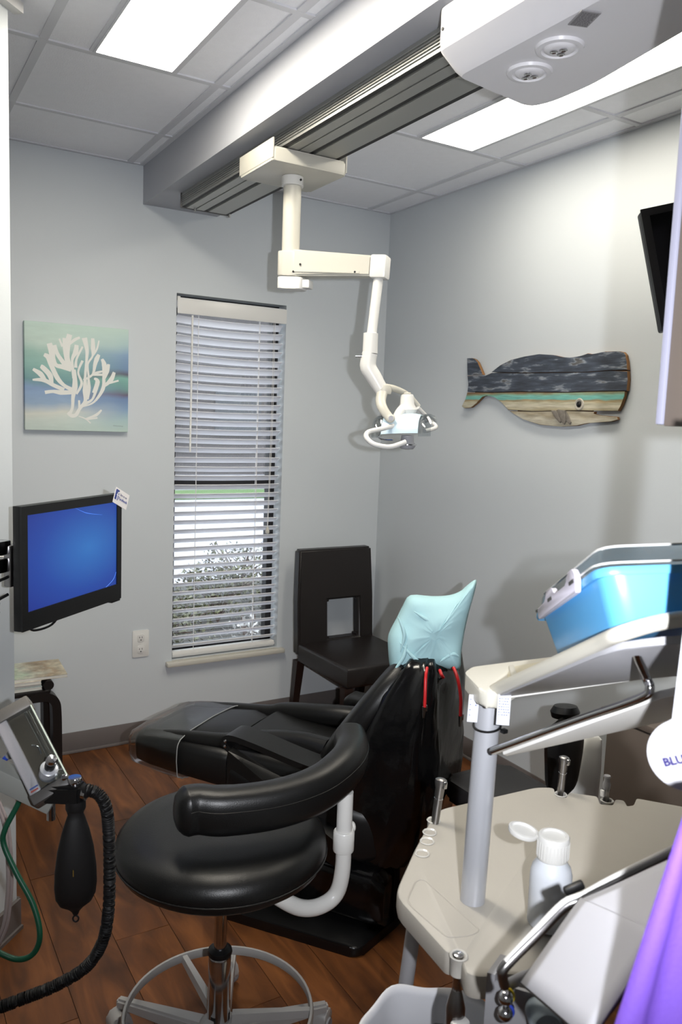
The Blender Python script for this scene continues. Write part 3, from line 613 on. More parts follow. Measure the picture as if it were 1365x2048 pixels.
for nm, pl, mm, x0 in (('plank', [(-0.765, 2.003), (-0.802, 2.002), (-0.826, 1.994), (-0.849, 1.978), (-0.876, 1.939), (-0.891, 1.919), (-0.775, 1.921)], W1, .001),
    ('plank', [(-0.951, 1.93), (-1.01, 1.96), (-1.08, 1.981), (-1.171, 1.993), (-1.259, 1.999), (-1.345, 1.991), (-1.397, 1.98), (-1.438, 1.976), (-1.477, 1.976), (-1.505, 1.981), (-1.537, 1.989), (-1.558, 1.983), (-1.58, 1.986), (-1.625, 1.992), (-1.696, 1.989), (-1.716, 1.985), (-1.729, 1.973), (-1.737, 1.947), (-1.744, 1.915), (-1.659, 1.917), (-1.54, 1.914), (-1.362, 1.918), (-1.178, 1.921)], W1, 0),
    ('plank', [(-0.775, 1.918), (-0.895, 1.912), (-0.912, 1.913), (-0.951, 1.926), (-1.178, 1.917), (-1.362, 1.914), (-1.541, 1.911), (-1.66, 1.914), (-1.744, 1.911), (-1.748, 1.878), (-1.748, 1.834), (-1.613, 1.836), (-1.421, 1.833), (-1.151, 1.838), (-0.971, 1.836), (-0.782, 1.839), (-0.789, 1.873)], W1, .001),
    ('plank', [(-0.783, 1.836), (-0.972, 1.832), (-1.151, 1.834), (-1.421, 1.829), (-1.613, 1.832), (-1.739, 1.832), (-1.738, 1.81), (-1.725, 1.778), (-1.714, 1.756), (-1.621, 1.756), (-1.428, 1.756), (-1.238, 1.75), (-1.083, 1.753), (-1.037, 1.787), (-0.986, 1.813), (-0.929, 1.822), (-0.897, 1.816), (-0.86, 1.786), (-0.816, 1.762), (-0.769, 1.758), (-0.745, 1.768), (-0.772, 1.799)], W3, 0),
    ('plank', [(-1.089, 1.749), (-1.238, 1.747), (-1.428, 1.753), (-1.595, 1.752), (-1.587, 1.742), (-1.627, 1.737), (-1.708, 1.733), (-1.713, 1.722), (-1.679, 1.713), (-1.616, 1.709), (-1.56, 1.706), (-1.504, 1.692), (-1.414, 1.686), (-1.288, 1.69), (-1.185, 1.712), (-1.12, 1.736)], W4, .002)):
    # outline in (y, z); the board stands off the right wall
    bm = prism(B(), pl, .004, .022-x0, Fr((0,0,0),(0,1,0),(0,0,1),(-1,0,0)), bev=.0015, seg=1)
    o = mesh_obj(nm, bm, mm, t, 30)
    o.data.materials.append(EDGE)
    for pg in o.data.polygons:
        if abs(pg.normal.x) < .5: pg.material_index = 1
for za, ya, yc in ((1.919, -1.73, -0.963), (1.833, -1.729, -0.83), (1.752, -1.574, -1.136)): mesh_obj('gap_shade_strip', box(B(), (-.012,ya,za-.008),(-.002,yc,za+.008)), mat('gap_shade_brown', (58,42,30), .9, noise=.2, nscale=20), t)  # strips added behind the seams; their dark colour stands for shade in the gaps
cy_, cz_ = (-1.512, 1.781)
f = Fr((-.022,cy_,cz_),(0,1,0),(0,0,1),(-1,0,0))
ey = mesh_obj('eye', lathe(B(), [(.020,-.002),(.0255,.001),(.022,.004),(.015,.003),(.012,0),(.002,.001)], f, 24), mat('eye_white', (170,164,150), .7, noise=.35, nscale=60), t)
mesh_obj('pupil', lathe(B(), [(.0125,.0),(.012,.004),(.008,.007),(.002,.008)], Fr(f(.002,0,0),f.x,f.y,f.z), 18), BLACKP, ey)
FIN = mat('carved_fin', (112,106,98), .8, noise=.5, nscale=70)
for q in ([(-1.358, 1.754), (-1.387, 1.754), (-1.422, 1.713), (-1.415, 1.7), (-1.385, 1.723)], [(-1.395, 1.758), (-1.44, 1.755), (-1.448, 1.713), (-1.44, 1.695), (-1.423, 1.704), (-1.402, 1.733)], [(-1.443, 1.752), (-1.458, 1.732), (-1.477, 1.705), (-1.47, 1.696), (-1.449, 1.709)]):
    mesh_obj('fin', prism(B(), q, .021, .029, Fr((0,0,0),(0,1,0),(0,0,1),(-1,0,0)), bev=.003), FIN, t)
# ================================================================== MONITOR ON THE LEFT
ML = V((-2.244, -1.583, 1.235))+V((.755,.656,0))*.022; mh = .34
dr = V((.755,.656,0)); mf = Fr(ML, dr, V((0,0,1)), V((.656,-.755,0)))     # x along the screen, y up, z towards the viewer
MW = .482
t = thing('monitor', 'black flat screen showing plain blue on a wall arm at left', 'monitor', mf(MW/2,0,-.03))
sb = B(); prism(sb, [(0,-.178),(MW,-.178),(MW,.176),(0,.176)], -.026, .0, mf, bev=.004); box(sb, (.05,-.13,-.05),(MW-.05,.13,-.026), mf, bev=.01); mesh_obj('casing', sb, BLACKP, t)
bz = B()
for lo, hi in (((0,-.178,-.001),(MW,-.126,.006)), ((0,.150,-.001),(MW,.176,.006)), ((0,-.126,-.001),(.024,.150,.006)), ((MW-.024,-.126,-.001),(MW,.150,.006))): box(bz, lo, hi, mf)
box(bz, (MW-.05,-.186,-.02),(MW-.002,-.176,.004), mf, bev=.002)
mesh_obj('bezel', bz, mat('black_bezel', (16,16,17), .35, noise=.1, nscale=30), t)
scm = bpy.data.materials.new('blue_screen'); scm.use_nodes = True; nt = scm.node_tree; L = nt.links.new; p = nt.nodes['Principled BSDF']
p.inputs['Base Color'].default_value = (.005,.006,.012,1); p.inputs['Roughness'].default_value = .35
tc = nt.nodes.new('ShaderNodeTexCoord'); mpp = nt.nodes.new('ShaderNodeMapping'); mpp.vector_type = 'TEXTURE'
mpp.inputs['Location'].default_value = mf(.31,.02,0); mpp.inputs['Rotation'].default_value = (0,0,math.atan2(.656,.755)); mpp.inputs['Scale'].default_value = (.42,.3,.24)
L(tc.outputs['Object'], mpp.inputs[0]); gr = nt.nodes.new('ShaderNodeTexGradient'); gr.gradient_type = 'SPHERICAL'; L(mpp.outputs[0], gr.inputs[0])
cr = nt.nodes.new('ShaderNodeValToRGB'); L(gr.outputs[0], cr.inputs[0]); cr.color_ramp.elements[0].color = srgb(32,44,132); cr.color_ramp.elements[1].color = srgb(52,116,190); e = cr.color_ramp.elements.new(.45); e.color = srgb(36,72,160)
L(cr.outputs[0], p.inputs['Emission Color']); p.inputs['Emission Strength'].default_value = .8
scr = mesh_obj('screen', box(B(), (.022,-.128,-.001),(MW-.022,.152,.002), mf), scm, t)
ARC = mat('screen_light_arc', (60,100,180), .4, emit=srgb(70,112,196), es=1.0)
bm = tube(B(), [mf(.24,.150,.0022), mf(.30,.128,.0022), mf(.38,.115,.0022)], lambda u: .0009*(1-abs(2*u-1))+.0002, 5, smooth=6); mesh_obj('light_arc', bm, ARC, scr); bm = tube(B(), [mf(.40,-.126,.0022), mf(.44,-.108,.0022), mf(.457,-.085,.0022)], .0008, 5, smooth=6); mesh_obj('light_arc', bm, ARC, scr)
# arm to the angled wall
bm = B(); box(bm, (.02,-.06,-.075),(.16,.06,-.05), mf, bev=.004); mesh_obj('mounting_plate', bm, STEEL, t)
mesh_obj('wall_arm', tube(B(), [mf(.10,0,-.06), mf(.03,.01,-.13), V((-2.30,-1.392,1.21))], .018, 10), STEEL, t)
bm = B()
for z_ in (.055,.005): box(bm, (-.028,z_-.02,-.09),(.03,z_+.02,-.055), mf, bev=.004)
mesh_obj('arm_knuckle', bm, CHROME, t)
mesh_obj('cable', tube(B(), [mf(.05,-.17,-.02), mf(.09,-.198,-.03), mf(.17,-.20,-.03), mf(.22,-.165,-.03)], .0035, 8, smooth=5), BLACKP, t)
for dz in (0,.05): mesh_obj('cable', tube(B(), [mf(.02,-.03-dz,-.06), mf(-.03,-.05-dz,-.07), mf(-.02,-.11-dz*.4,-.06), mf(-.10,-.14-dz*.3,-.08), V((-2.40,-1.56,1.03-dz*.3))], .0045, 8, smooth=5), BLACKP, t)
# card on the corner of the monitor
k0 = mf(MW-.030,.170,.0085); a = math.radians(-24); cf = Fr(k0, mf.x*math.cos(a)+mf.y*math.sin(a), mf.y*math.cos(a)-mf.x*math.sin(a), mf.z)
t2 = thing('card', 'small white card with a blue square logo tucked on the monitor corner', 'card', cf(.04,.02,0))
cb = mesh_obj('card_sheet', box(B(), (-.016,-.026,-.0014),(.068,.026,0), cf), mat('card_white', (232,228,226), .6, noise=.01, nscale=9), t2)
FBM = mat('logo_blue', (62,76,140), .5, noise=.03, nscale=20)
bm = prism(B(), rrect(.020,.034,.002), 0, .0006, Fr(cf(-.003,.004,0),cf.x,cf.y,cf.z)); mesh_obj('logo_square', bm, FBM, cb)
mesh_obj('logo_letter', text_bm('f', .040, Fr(cf(-.005,-.0125,.0010),cf.x,cf.y,cf.z)), mat('logo_white', (236,234,236), .6, noise=.01, nscale=9), cb)
mesh_obj('lettering', text_bm('Like us on', .0105, Fr(cf(.012,.007,.0006),cf.x,cf.y,cf.z)), mat('letter_grey', (120,118,140), .6, noise=.01, nscale=9), cb)
mesh_obj('lettering', text_bm('Facebook', .0135, Fr(cf(.010,-.008,.0006),cf.x,cf.y,cf.z)), FBM, cb)
# ================================================================== SIDE TABLE WITH MAGAZINES
ESP = mat('black_stained_wood', (24,20,19), .38, noise=.25, nscale=10, stretch=(1,1,.2))
t = thing('side_table', 'small black bentwood table by the back wall behind the angled wall end', 'table', (-2.03,-.25,0))
X0, X1, Y0, Y1, ZT = -2.26, -1.905, -.34, -.060, .452
mesh_obj('tabletop', prism(B(), round_poly([(X0,Y0),(X1,Y0),(X1,Y1),(X0,Y1)],.03), ZT-.018, ZT, bev=.005), ESP, t)
for yy in (Y0+.03, Y1-.03):
    for x0, sg in ((X0,-1),(X1,1)):
        pts = [(x0-sg*.09,yy,ZT-.030),(x0-sg*.02,yy,ZT-.032),(x0+sg*.012,yy,ZT-.058),(x0+sg*.020,yy,ZT-.11),(x0+sg*.022,yy,.2),(x0+sg*.024,yy,0.0)]
        P = smooth_path(pts, 5); rings = []
        for i, q in enumerate(P):
            tg = (P[min(i+1,len(P)-1)]-P[max(i-1,0)]).normalized(); nn = V((tg.z,0,-tg.x)); w2, th = .034, .019
            rings.append([q+V((0,w2,0))+nn*th, q+V((0,w2,0))-nn*th, q-V((0,w2,0))-nn*th, q-V((0,w2,0))+nn*th])
        mesh_obj('leg', ring_loft(B(), rings), ESP, t, 50)
mesh_obj('side_roll', tube(B(), [(X1-.012,Y0+.01,ZT+.018),(X1-.012,Y1-.01,ZT+.018)], .022, 16), ESP, t)
def mag(lab, z0, h, dx, dy, rot, stops, ww=.28, hh=.21):
    f = Fr((-2.025+dx,-.205+dy,z0),(math.cos(rot),math.sin(rot),0),(-math.sin(rot),math.cos(rot),0))
    t = thing('magazine', lab, 'magazine', f(0,0,0))
    m_ = ramp_mat('cover_'+str(len(MATS)), stops, 'X', -2.14, -1.84, .4, .9, 14, .3, (5,5,5))
    mesh_obj('cover', box(B(), (-ww/2,-hh/2,h-.0012),(ww/2,hh/2,h), f), m_, t); mesh_obj('pages', box(B(), (-ww/2+.001,-hh/2+.001,.0012),(ww/2-.002,hh/2-.001,h-.0012), f), mat('page_edges', (206,204,196), .8, noise=.06, nscale=60), t)
    mesh_obj('back_cover', box(B(), (-ww/2,-hh/2,0),(ww/2,hh/2,.0012), f), m_, t)
mag('white magazine at the bottom of the pile on the side table', ZT, .014, -.058, -.01, 0, [(0,(196,196,190)),(.5,(206,206,200)),(1,(190,192,190))])
mag('teal edged magazine second from the bottom of the pile', ZT+.014, .014, -.062, -.008, .02, [(0,(170,110,90)),(.4,(96,140,146)),(1,(120,160,166))])
mag('pale magazine just under the top one of the pile', ZT+.028, .014, -.060, -.012, -.02, [(0,(206,120,96)),(.3,(206,196,186)),(1,(190,180,166))])
mag('crumpled colourful magazine on top of the pile on the side table', ZT+.042, .014, .040, .012, -.04, [(0,(196,150,80)),(.25,(160,182,158)),(.5,(186,186,170)),(.75,(150,130,104)),(1,(186,178,156))], .31, .24)

# ================================================================== BLACK DINING CHAIR IN THE CORNER
LEA = mat('black_leatherette', (30,26,25), .38, noise=.12, nscale=8, bump=.08, bscale=300)
LEGW = mat('dark_stained_leg', (34,22,19), .4, noise=.2, nscale=12, stretch=(1,1,.2))
t = thing('dining_chair', 'black leatherette side chair with a square hole in its back, in the corner', 'chair', (-.35,-.35,0))
CX0, CX1 = -.600, -.118; bw = CX1-CX0; yb = -.155
def lean(z): return yb + .075*(z-.45)
bm = B()
# back: frame of four bars around the hole, one continuous slab
xs = [CX0, CX0+.185, CX1-.098, CX1]; zs = [.40, .475, .690, .972]
fr_, bk_ = {}, {}
for i, x in enumerate(xs):
    for j, z in enumerate(zs):
        xx = x + (.012 if (i in (0,) and j == 3) else 0) - (.012 if (i == 3 and j == 3) else 0)
        fr_[i,j] = bm.verts.new((xx, lean(z)-.034, z)); bk_[i,j] = bm.verts.new((xx, lean(z)+.034, z))
for i in range(3):
    for j in range(3):
        if (i,j) == (1,1): continue
        face(bm, [fr_[i,j],fr_[i+1,j],fr_[i+1,j+1],fr_[i,j+1]]); face(bm, [bk_[i,j],bk_[i,j+1],bk_[i+1,j+1],bk_[i+1,j]])
loop = [(0,0),(1,0),(2,0),(3,0),(3,1),(3,2),(3,3),(2,3),(1,3),(0,3),(0,2),(0,1)]
for a, b in zip(loop, loop[1:]+loop[:1]): face(bm, [fr_[a],bk_[a],bk_[b],fr_[b]])
hl = [(1,1),(2,1),(2,2),(1,2)]
for a, b in zip(hl, hl[1:]+hl[:1]): face(bm, [fr_[a],fr_[b],bk_[b],bk_[a]])
bmesh.ops.recalc_face_normals(bm, faces=bm.faces)
es = [e for e in bm.edges if len(e.link_faces) == 2 and e.calc_face_angle(0) > .6]
bmesh.ops.bevel(bm, geom=es, offset=.011, segments=3, affect='EDGES'); mesh_obj('backrest', bm, LEA, t)
bm = prism(B(), [(CX0+.01,-.680),(CX1-.005,-.680),(CX1-.002,yb-.03),(CX0,yb-.03)], .365, .470, bev=.018, seg=3); mesh_obj('seat', bm, LEA, t)
for x0, y0, sp in ((CX0+.024,-.655,0),(CX1-.03,-.655,0),(CX0+.024,yb+.0,.06),(CX1-.03,yb+.0,.06)):
    w2, w1 = .024, .017
    mesh_obj('leg', hexa(B(), [(x0-w1,y0-w1+sp,0),(x0+w1,y0-w1+sp,0),(x0+w1,y0+w1+sp,0),(x0-w1,y0+w1+sp,0),(x0-w2,y0-w2,.368),(x0+w2,y0-w2,.368),(x0+w2,y0+w2,.368),(x0-w2,y0+w2,.368)]), LEGW, t)
# ================================================================== RECLINED PATIENT CHAIR
T0 = V((-1.745,-1.085,0)); CA = V((.570,-.8216,0)); CB = V((.8216,.570,0))
PC = Fr(T0, CA, CB, (0,0,1))                      # s along the chair towards the head, w across it, z up
t = thing('patient_chair', 'long black reclined dental patient chair with a padded leg rest', 'dental chair', PC(.7,.2,0))
def slab(rows, k=10, pw=3.2):
    """rows of (centre s, w0, w1, z_top, z_bottom): super-ellipse sections across the chair"""
    rings = []
    for s_, w0, w1, z1, z0 in rows:
        r = []
        for i in range(4*k):
            a = 2*math.pi*i/(4*k); c, d = math.cos(a), math.sin(a)
            u = math.copysign(abs(c)**(2/pw), c); v = math.copysign(abs(d)**(2/pw), d)
            r.append(PC(s_, (w0+w1)/2+(w1-w0)/2*u, (z0+z1)/2+(z1-z0)/2*v))
        rings.append(r)
    return ring_loft(B(), rings)
mesh_obj('leg_rest', slab([(-.055,.08,.34,.455,.415),(-.045,.04,.38,.480,.390),(-.02,.015,.405,.490,.372),(.05,.0,.42,.497,.368),(.20,-.01,.43,.512,.365),(.36,-.015,.435,.522,.362),(.385,-.005,.425,.515,.375)], pw=5), VINYL, t)
cu = mesh_obj('calf_cushion', slab([(-.02,.10,.32,.480,.455),(.02,.07,.35,.505,.45),(.12,.06,.36,.520,.45),(.30,.05,.37,.545,.45),(.37,.06,.36,.535,.45)]), VINYL, t)
for w_ in (.045,.375): mesh_obj('side_bolster', tube(B(), [PC(.0,w_+.005,.478),PC(.15,w_,.500),PC(.34,w_,.520),PC(.42,w_,.540),PC(.62,w_+(.02 if w_<.2 else -.02),.570),PC(.76,w_,.575)], lambda u: .020+.034*u-.01*u*u, 14, smooth=4), VINYL, t)
mesh_obj('seat_cushion', slab([(.37,.02,.41,.530,.42),(.40,.0,.43,.555,.40),(.50,.0,.43,.545,.38),(.70,.0,.43,.540,.38),(.80,.01,.42,.555,.38),(.84,.03,.40,.53,.40)]), VINYL, t)
mesh_obj('seat_pan', slab([(.38,.0,.42,.50,.37),(.42,-.03,.44,.49,.32),(.60,-.05,.46,.47,.26),(.92,-.05,.46,.46,.24),(1.0,.0,.42,.44,.26)], pw=5), BLACKP, t)
mesh_obj('seat_skirt', hexa(B(), [PC(.40,-.02,.36),PC(.86,-.08,.25),PC(.86,.02,.25),PC(.40,.04,.36),PC(.40,-.02,.525),PC(.86,-.09,.34),PC(.86,.02,.40),PC(.40,.04,.525)]), VINYL, t)
# sling armrest on the near side
P = smooth_path([PC(.47,-.075,.580),PC(.45,-.075,.600),PC(.47,-.075,.622),PC(.56,-.072,.612),PC(.72,-.065,.580),PC(.88,-.06,.560)], 5)
rings = []
for i, q in enumerate(P):
    tg = (P[min(i+1,len(P)-1)]-P[max(i-1,0)]).normalized(); nn = CB.cross(tg).normalized(); w2 = .050; th = .010
    rings.append([q+CB*w2+nn*th, q+CB*w2-nn*th, q-CB*w2-nn*th, q-CB*w2+nn*th])
ar = mesh_obj('armrest', ring_loft(B(), rings), VINYL, t, 50)
for dz in (.005,.022): mesh_obj('rivet', lathe(B(), [(.006,0),(.005,.003),(.001,.004)], Fr(PC(.458,-.127,.588+dz),CA,(0,0,1),-CB), 10), CHROME, ar)
mesh_obj('armrest', slab([(.62,.47,.55,.60,.56),(.64,.46,.56,.615,.55),(.95,.46,.56,.60,.53),(1.06,.47,.55,.56,.46),(1.08,.48,.54,.54,.47)]), VINYL, t)
# backrest: rises from the seat to the head
def back_section(u, w0, w1, th, off=0.0):
    # u 0..1 from the seat to the shoulders
    s_ = .74+.27*u; z_ = .50+.40*u; d = V((.27,0,.40)).normalized(); n_ = V((-d.z,0,d.x))
    r = []; k = 8
    for i in range(4*k):
        a = 2*math.pi*i/(4*k); c, e = math.cos(a), math.sin(a); pw = 3.0
        uu = math.copysign(abs(c)**(2/pw), c); vv_ = math.copysign(abs(e)**(2/pw), e)
        ds, dz = n_.x*(off+th*vv_), n_.z*(off+th*vv_)
        r.append(PC(s_+ds, (w0+w1)/2+(w1-w0)/2*uu, z_+dz))
    return r
mesh_obj('backrest', ring_loft(B(), [back_section(u,a,b,th) for u,a,b,th in ((0,.0,.42,.03),(.05,-.035,.455,.050),(.3,-.05,.47,.058),(.6,-.035,.455,.058),(.85,.0,.42,.055),(.97,.05,.37,.05),(1.03,.09,.33,.032))]), VINYL, t)
mesh_obj('back_shell', ring_loft(B(), [back_section(u,a,b,th,-.085) for u,a,b,th in ((-.35,.03,.39,.05),(-.1,.0,.42,.07),(.3,-.02,.45,.06),(.7,.0,.42,.05),(.98,.04,.38,.042),(1.06,.08,.34,.025))]), GLOSSB, t)
# loose glossy film bagged over the back and hanging behind it
rings = []
FR = [(.24,.74,1.06,.00,.42),(.32,.72,1.11,-.02,.44),(.42,.74,1.13,-.035,.455),(.52,.77,1.135,-.045,.465),(.62,.81,1.135,-.045,.465),(.72,.865,1.13,-.035,.455),(.82,.925,1.125,-.01,.43),(.90,.985,1.11,.03,.39),(.93,1.01,1.09,.06,.36)]
for z_, s0, s1, w0, w1 in FR:
    r = []
    for i in range(48):
        a = 2*math.pi*i/48; c, d = math.cos(a), math.sin(a); pw = 3.6; fo = .007*math.sin(i*1.31+z_*9)+random.uniform(-.004,.004)
        u = math.copysign(abs(c)**(2/pw),c); v = math.copysign(abs(d)**(2/pw),d)
        r.append(PC((s0+s1)/2+((s1-s0)/2+fo)*u, (w0+w1)/2+((w1-w0)/2+fo)*v, z_+random.uniform(-.004,.004)))
    rings.append(r)
mesh_obj('back_film', ring_loft(B(), rings), GLOSSB, t, 60)
mesh_obj('headrest_post', box(B(), (.99,.17,.86),(1.05,.26,1.0), PC, bev=.01), DGREY, t)
# clear film over the toe end
frows = [(-.075,.05,.37,.462,.408),(-.062,.02,.40,.492,.380),(-.03,-.003,.423,.503,.362),(.05,-.012,.432,.516,.355),(.12,-.020,.44,.524,.352),(.19,-.024,.444,.531,.350)]
rings = []
for s_, w0, w1, z1, z0 in frows:
    r = []
    for i in range(40):
        a = 2*math.pi*i/40; c, d = math.cos(a), math.sin(a); pw = 4.5
        r.append(PC(s_+(.10*(w1-w0)*max(0,c) if s_ > .1 else 0), (w0+w1)/2+(w1-w0)/2*math.copysign(abs(c)**(2/pw),c)+random.uniform(-.003,.003), (z0+z1)/2+(z1-z0)/2*math.copysign(abs(d)**(2/pw),d)+random.uniform(-.003,.003)))
    rings.append(r)
fm = mesh_obj('toe_film', ring_loft(B(), rings, cap=False), FILM, t, 180)
mesh_obj('film_edge', tube(B(), rings[-1], .0018, 6, closed=True), mat('film_fold', (150,150,148), .3, noise=.05, nscale=40), fm)
# pedestal and floor plate
mesh_obj('lift_arm', hexa(B(), [PC(.55,.10,.08),PC(1.02,.08,.03),PC(1.02,.34,.03),PC(.55,.32,.08),PC(.50,.08,.40),PC(1.02,.06,.42),PC(1.02,.36,.42),PC(.50,.34,.40)]), BLACKP, t)
mesh_obj('pump_cover', slab([(.70,-.02,.42,.20,.03),(.74,-.04,.44,.25,.03),(.96,-.04,.44,.25,.03),(1.0,-.02,.42,.20,.03)], pw=5), GLOSSB, t)
mesh_obj('base_plate', prism(B(), round_poly([(.46,-.15),(.965,-.13),(1.02,.10),(1.02,.42),(.46,.42)],.03), 0, .034, PC, bev=.008), mat('black_base', (13,13,14), .28, noise=.2, nscale=20), t)
# pale blue cover on the headrest
BIB = mat('pale_blue_cover', (168,206,212), .75, noise=.03, nscale=12, bump=.10, bscale=40)
hc = V((-1.023, -1.857, 0.995)); hf = Fr(hc, V((0.85831, -0.51175, 0.03773)), V((0.02738, 0.11909, 0.99251)), V((-0.51241, -0.85084, 0.11623)))
k = 0.00164
out = [(-33,78),(10,76),(45,78),(70,88),(88,104),(99,107),(94,80),(84,45),(74,0),(68,-40),(66,-68),(50,-73),(18,-66),(0,-74),(-20,-86),(-45,-82),(-66,-80),(-74,-68),(-78,-30),(-77,0),(-60,34),(-48,58)]
P = smooth_path([(x*k,y*k,0) for x,y in out], 3, True)
def crease(x, y, z): return .86+.10*math.sin(x*31+y*17)+.08*math.sin(y*44-x*26+1)+random.uniform(-.035,.035)
t = thing('headrest_cover', 'pale blue disposable cover pulled over the headrest of the black patient chair', 'headrest cover', hf(0,-.13,0))
mesh_obj('cover', pillow(B(), [(p.x,p.y) for p in P], .070, hf, 8, crease), BIB, t, 60)
bm = B()
for pts in ([(-58,-10),(-30,-40),(-8,-58)],[(-60,38),(-48,5),(-56,-30)],[(-70,-70),(-50,-40),(-44,-12)],[(20,-50),(45,-34),(60,-40)],[(-30,50),(10,28),(50,40)]):
    tube(bm, [hf(x*k,y*k,.060*math.sqrt(max(.05,1-(max(abs(x)/95,abs(y)/95))**3))) for x,y in pts], lambda u: .006*math.sin(math.pi*u)+.0006, 8, smooth=5)
o = mesh_obj('creases', bm, BIB, t, 180); o['kind'] = 'stuff'
# red cord of a bib clip
RED = mat('red_silicone', (188,30,34), .35, noise=.05, nscale=20)
t = thing('bib_clip', 'red cord with silver clips hanging down the back of the black patient chair', 'bib clip', hf(0,-.14,.03))
def dk(x, y, d): return None
mesh_obj('cord', tube(B(), [V((-1.122, -1.994, 0.935)), V((-1.138, -2.01, 0.916)), V((-1.147, -2.023, 0.869)), V((-1.15, -2.028, 0.825))], .0050, 10, smooth=4), RED, t)
mesh_obj('cord', tube(B(), [V((-1.027, -2.005, 0.926)), V((-1.036, -2.039, 0.901)), V((-1.036, -2.058, 0.848)), V((-1.038, -2.064, 0.791))], .0052, 10, smooth=4), RED, t)
mesh_obj('cord', tube(B(), [V((-1.089, -2.015, 0.929)), V((-1.097, -2.035, 0.921)), V((-1.092, -2.039, 0.912))], .005, 10, smooth=4), RED, t)
for q in (V((-1.15, -2.028, 0.825)), V((-1.036, -2.065, 0.791))):
    c_ = hexa(B(), [q+V((-.004,0,-.034)),q+V((.001,0,-.034)),q+V((.001,.004,-.034)),q+V((-.004,.004,-.034)),q+V((-.006,-.002,.002)),q+V((.006,-.002,.002)),q+V((.006,.006,.002)),q+V((-.006,.006,.002))]); box(c_, (q.x+.004,q.y-.002,q.z-.014),(q.x+.009,q.y+.004,q.z+.006), bev=.001); mesh_obj('clip', c_, CHROME, t)
# ================================================================== OPERATOR STOOL IN THE FOREGROUND
SX, SY = -1.838, -2.113
t = thing('operator_stool', 'black padded operator stool with a wrap round arm and five spoke base', 'stool', (SX,SY,0))
SF = Fr((SX,SY,0)); SU = Fr((SX,SY,.058))
mesh_obj('seat', lathe(B(), [(.05,.497),(.20,.498),(.234,.503),(.256,.520),(.265,.545),(.262,.568),(.246,.586),(.220,.597),(.17,.603),(.08,.605),(.02,.605)], SU, 56), VINYL, t)
mesh_obj('seat_seam', tube(B(), [SU(math.cos(a)*.2655,math.sin(a)*.2655,.540) for a in [2*math.pi*i/60 for i in range(60)]], .0022, 6, closed=True), VINYL, t)
mesh_obj('seat_plate', lathe(B(), [(.03,.455),(.07,.455),(.10,.480),(.16,.497),(.05,.4975)], SU, 28), BLACKP, t)
mesh_obj('height_lever', tube(B(), [SU(-.05,.02,.478),SU(-.16,.09,.470),SU(-.218,.115,.466)], [.005,.005,.009], 10), WHITE, t)
bol = [(-1.972, -2.208, 0.765), (-1.941, -2.212, 0.765), (-1.886, -2.237, 0.76), (-1.767, -2.261, 0.76), (-1.654, -2.259, 0.77), (-1.554, -2.218, 0.785), (-1.486, -2.154, 0.79), (-1.455, -2.093, 0.795)]
P = smooth_path(bol, 7); n_ = len(P); rings = []; upv = V((0,0,1))
# rounded ends
ends = [(-.026,.35),(-.020,.70),(-.010,.90)]
def bsec(q, tg, k_):
    side = tg.cross(upv).normalized(); r = []
    for i in range(24):
        a = 2*math.pi*i/24; c, d = math.cos(a), math.sin(a); pw = 2.7
        u = math.copysign(abs(c)**(2/pw), c); v = math.copysign(abs(d)**(2/pw), d)
        r.append(q + side*u*.045*k_ + upv*(v*.056*k_))
    return r
t0_ = (P[1]-P[0]).normalized(); t1_ = (P[-1]-P[-2]).normalized()
for d_, k_ in ends: rings.append(bsec(P[0]+t0_*d_, t0_, k_))
for i, q in enumerate(P):
    tg = (P[min(i+1,n_-1)]-P[max(i-1,0)]).normalized(); rings.append(bsec(q, tg, 1.0))
for d_, k_ in ends[::-1]: rings.append(bsec(P[-1]-t1_*d_, t1_, k_))
bo = mesh_obj('body_support', ring_loft(B(), rings), VINYL, t, 45)
seam = [q + (P[min(i+1,n_-1)]-P[max(i-1,0)]).normalized().cross(upv)*.0445 + upv*.015 for i, q in enumerate(P)]
mesh_obj('stitching', tube(B(), seam, .0013, 5), BLACKP, bo)
TX, TY = -1.5535, -2.238
tb = [V((-1.728, -2.212, 0.485)), V((-1.67, -2.226, 0.445)), V((-1.614, -2.231, 0.435)), V((-1.567, -2.232, 0.455)), V((TX,TY,.52)), V((TX,TY,.62)), V((TX,TY,.735))]
mesh_obj('support_tube', tube(B(), [V((-1.82,-2.13,.545)), V((-1.77,-2.17,.520))]+tb, .0205, 18, smooth=6), WHITE, t)
mesh_obj('tube_collar', lathe(B(), [(.018,0),(.0265,.001),(.0275,.004),(.0275,.052),(.0245,.056),(.018,.056)], Fr((TX,TY,.575)), 26), WHITE, t)
mesh_obj('collar_knob', lathe(B(), [(.004,0),(.013,.001),(.015,.005),(.013,.010),(.004,.011)], Fr((TX+.026,TY+.010,.627),(0,0,1),(0,1,0),(1,.3,0)), 18), WHITE, t)
mesh_obj('piston', lathe(B(), [(.005,.30),(.0165,.30),(.0165,.520),(.005,.520)], SF, 22), CHROME, t)
mesh_obj('column', lathe(B(), [(.005,.10),(.030,.10),(.029,.295),(.026,.302),(.005,.302)], SF, 26), CHROME, t)
mesh_obj('column_collar', lathe(B(), [(.016,.302),(.030,.303),(.032,.309),(.030,.317),(.020,.322),(.016,.322)], SF, 26), BLACKP, t)
BASEM = mat('light_grey_cast_base', (176,174,172), .4, .1, noise=.04, nscale=14)
mesh_obj('hub', lathe(B(), [(.02,.060),(.052,.062),(.055,.075),(.050,.108),(.040,.118),(.028,.120),(.02,.12)], SF, 26), BASEM, t)
A0 = 1.05
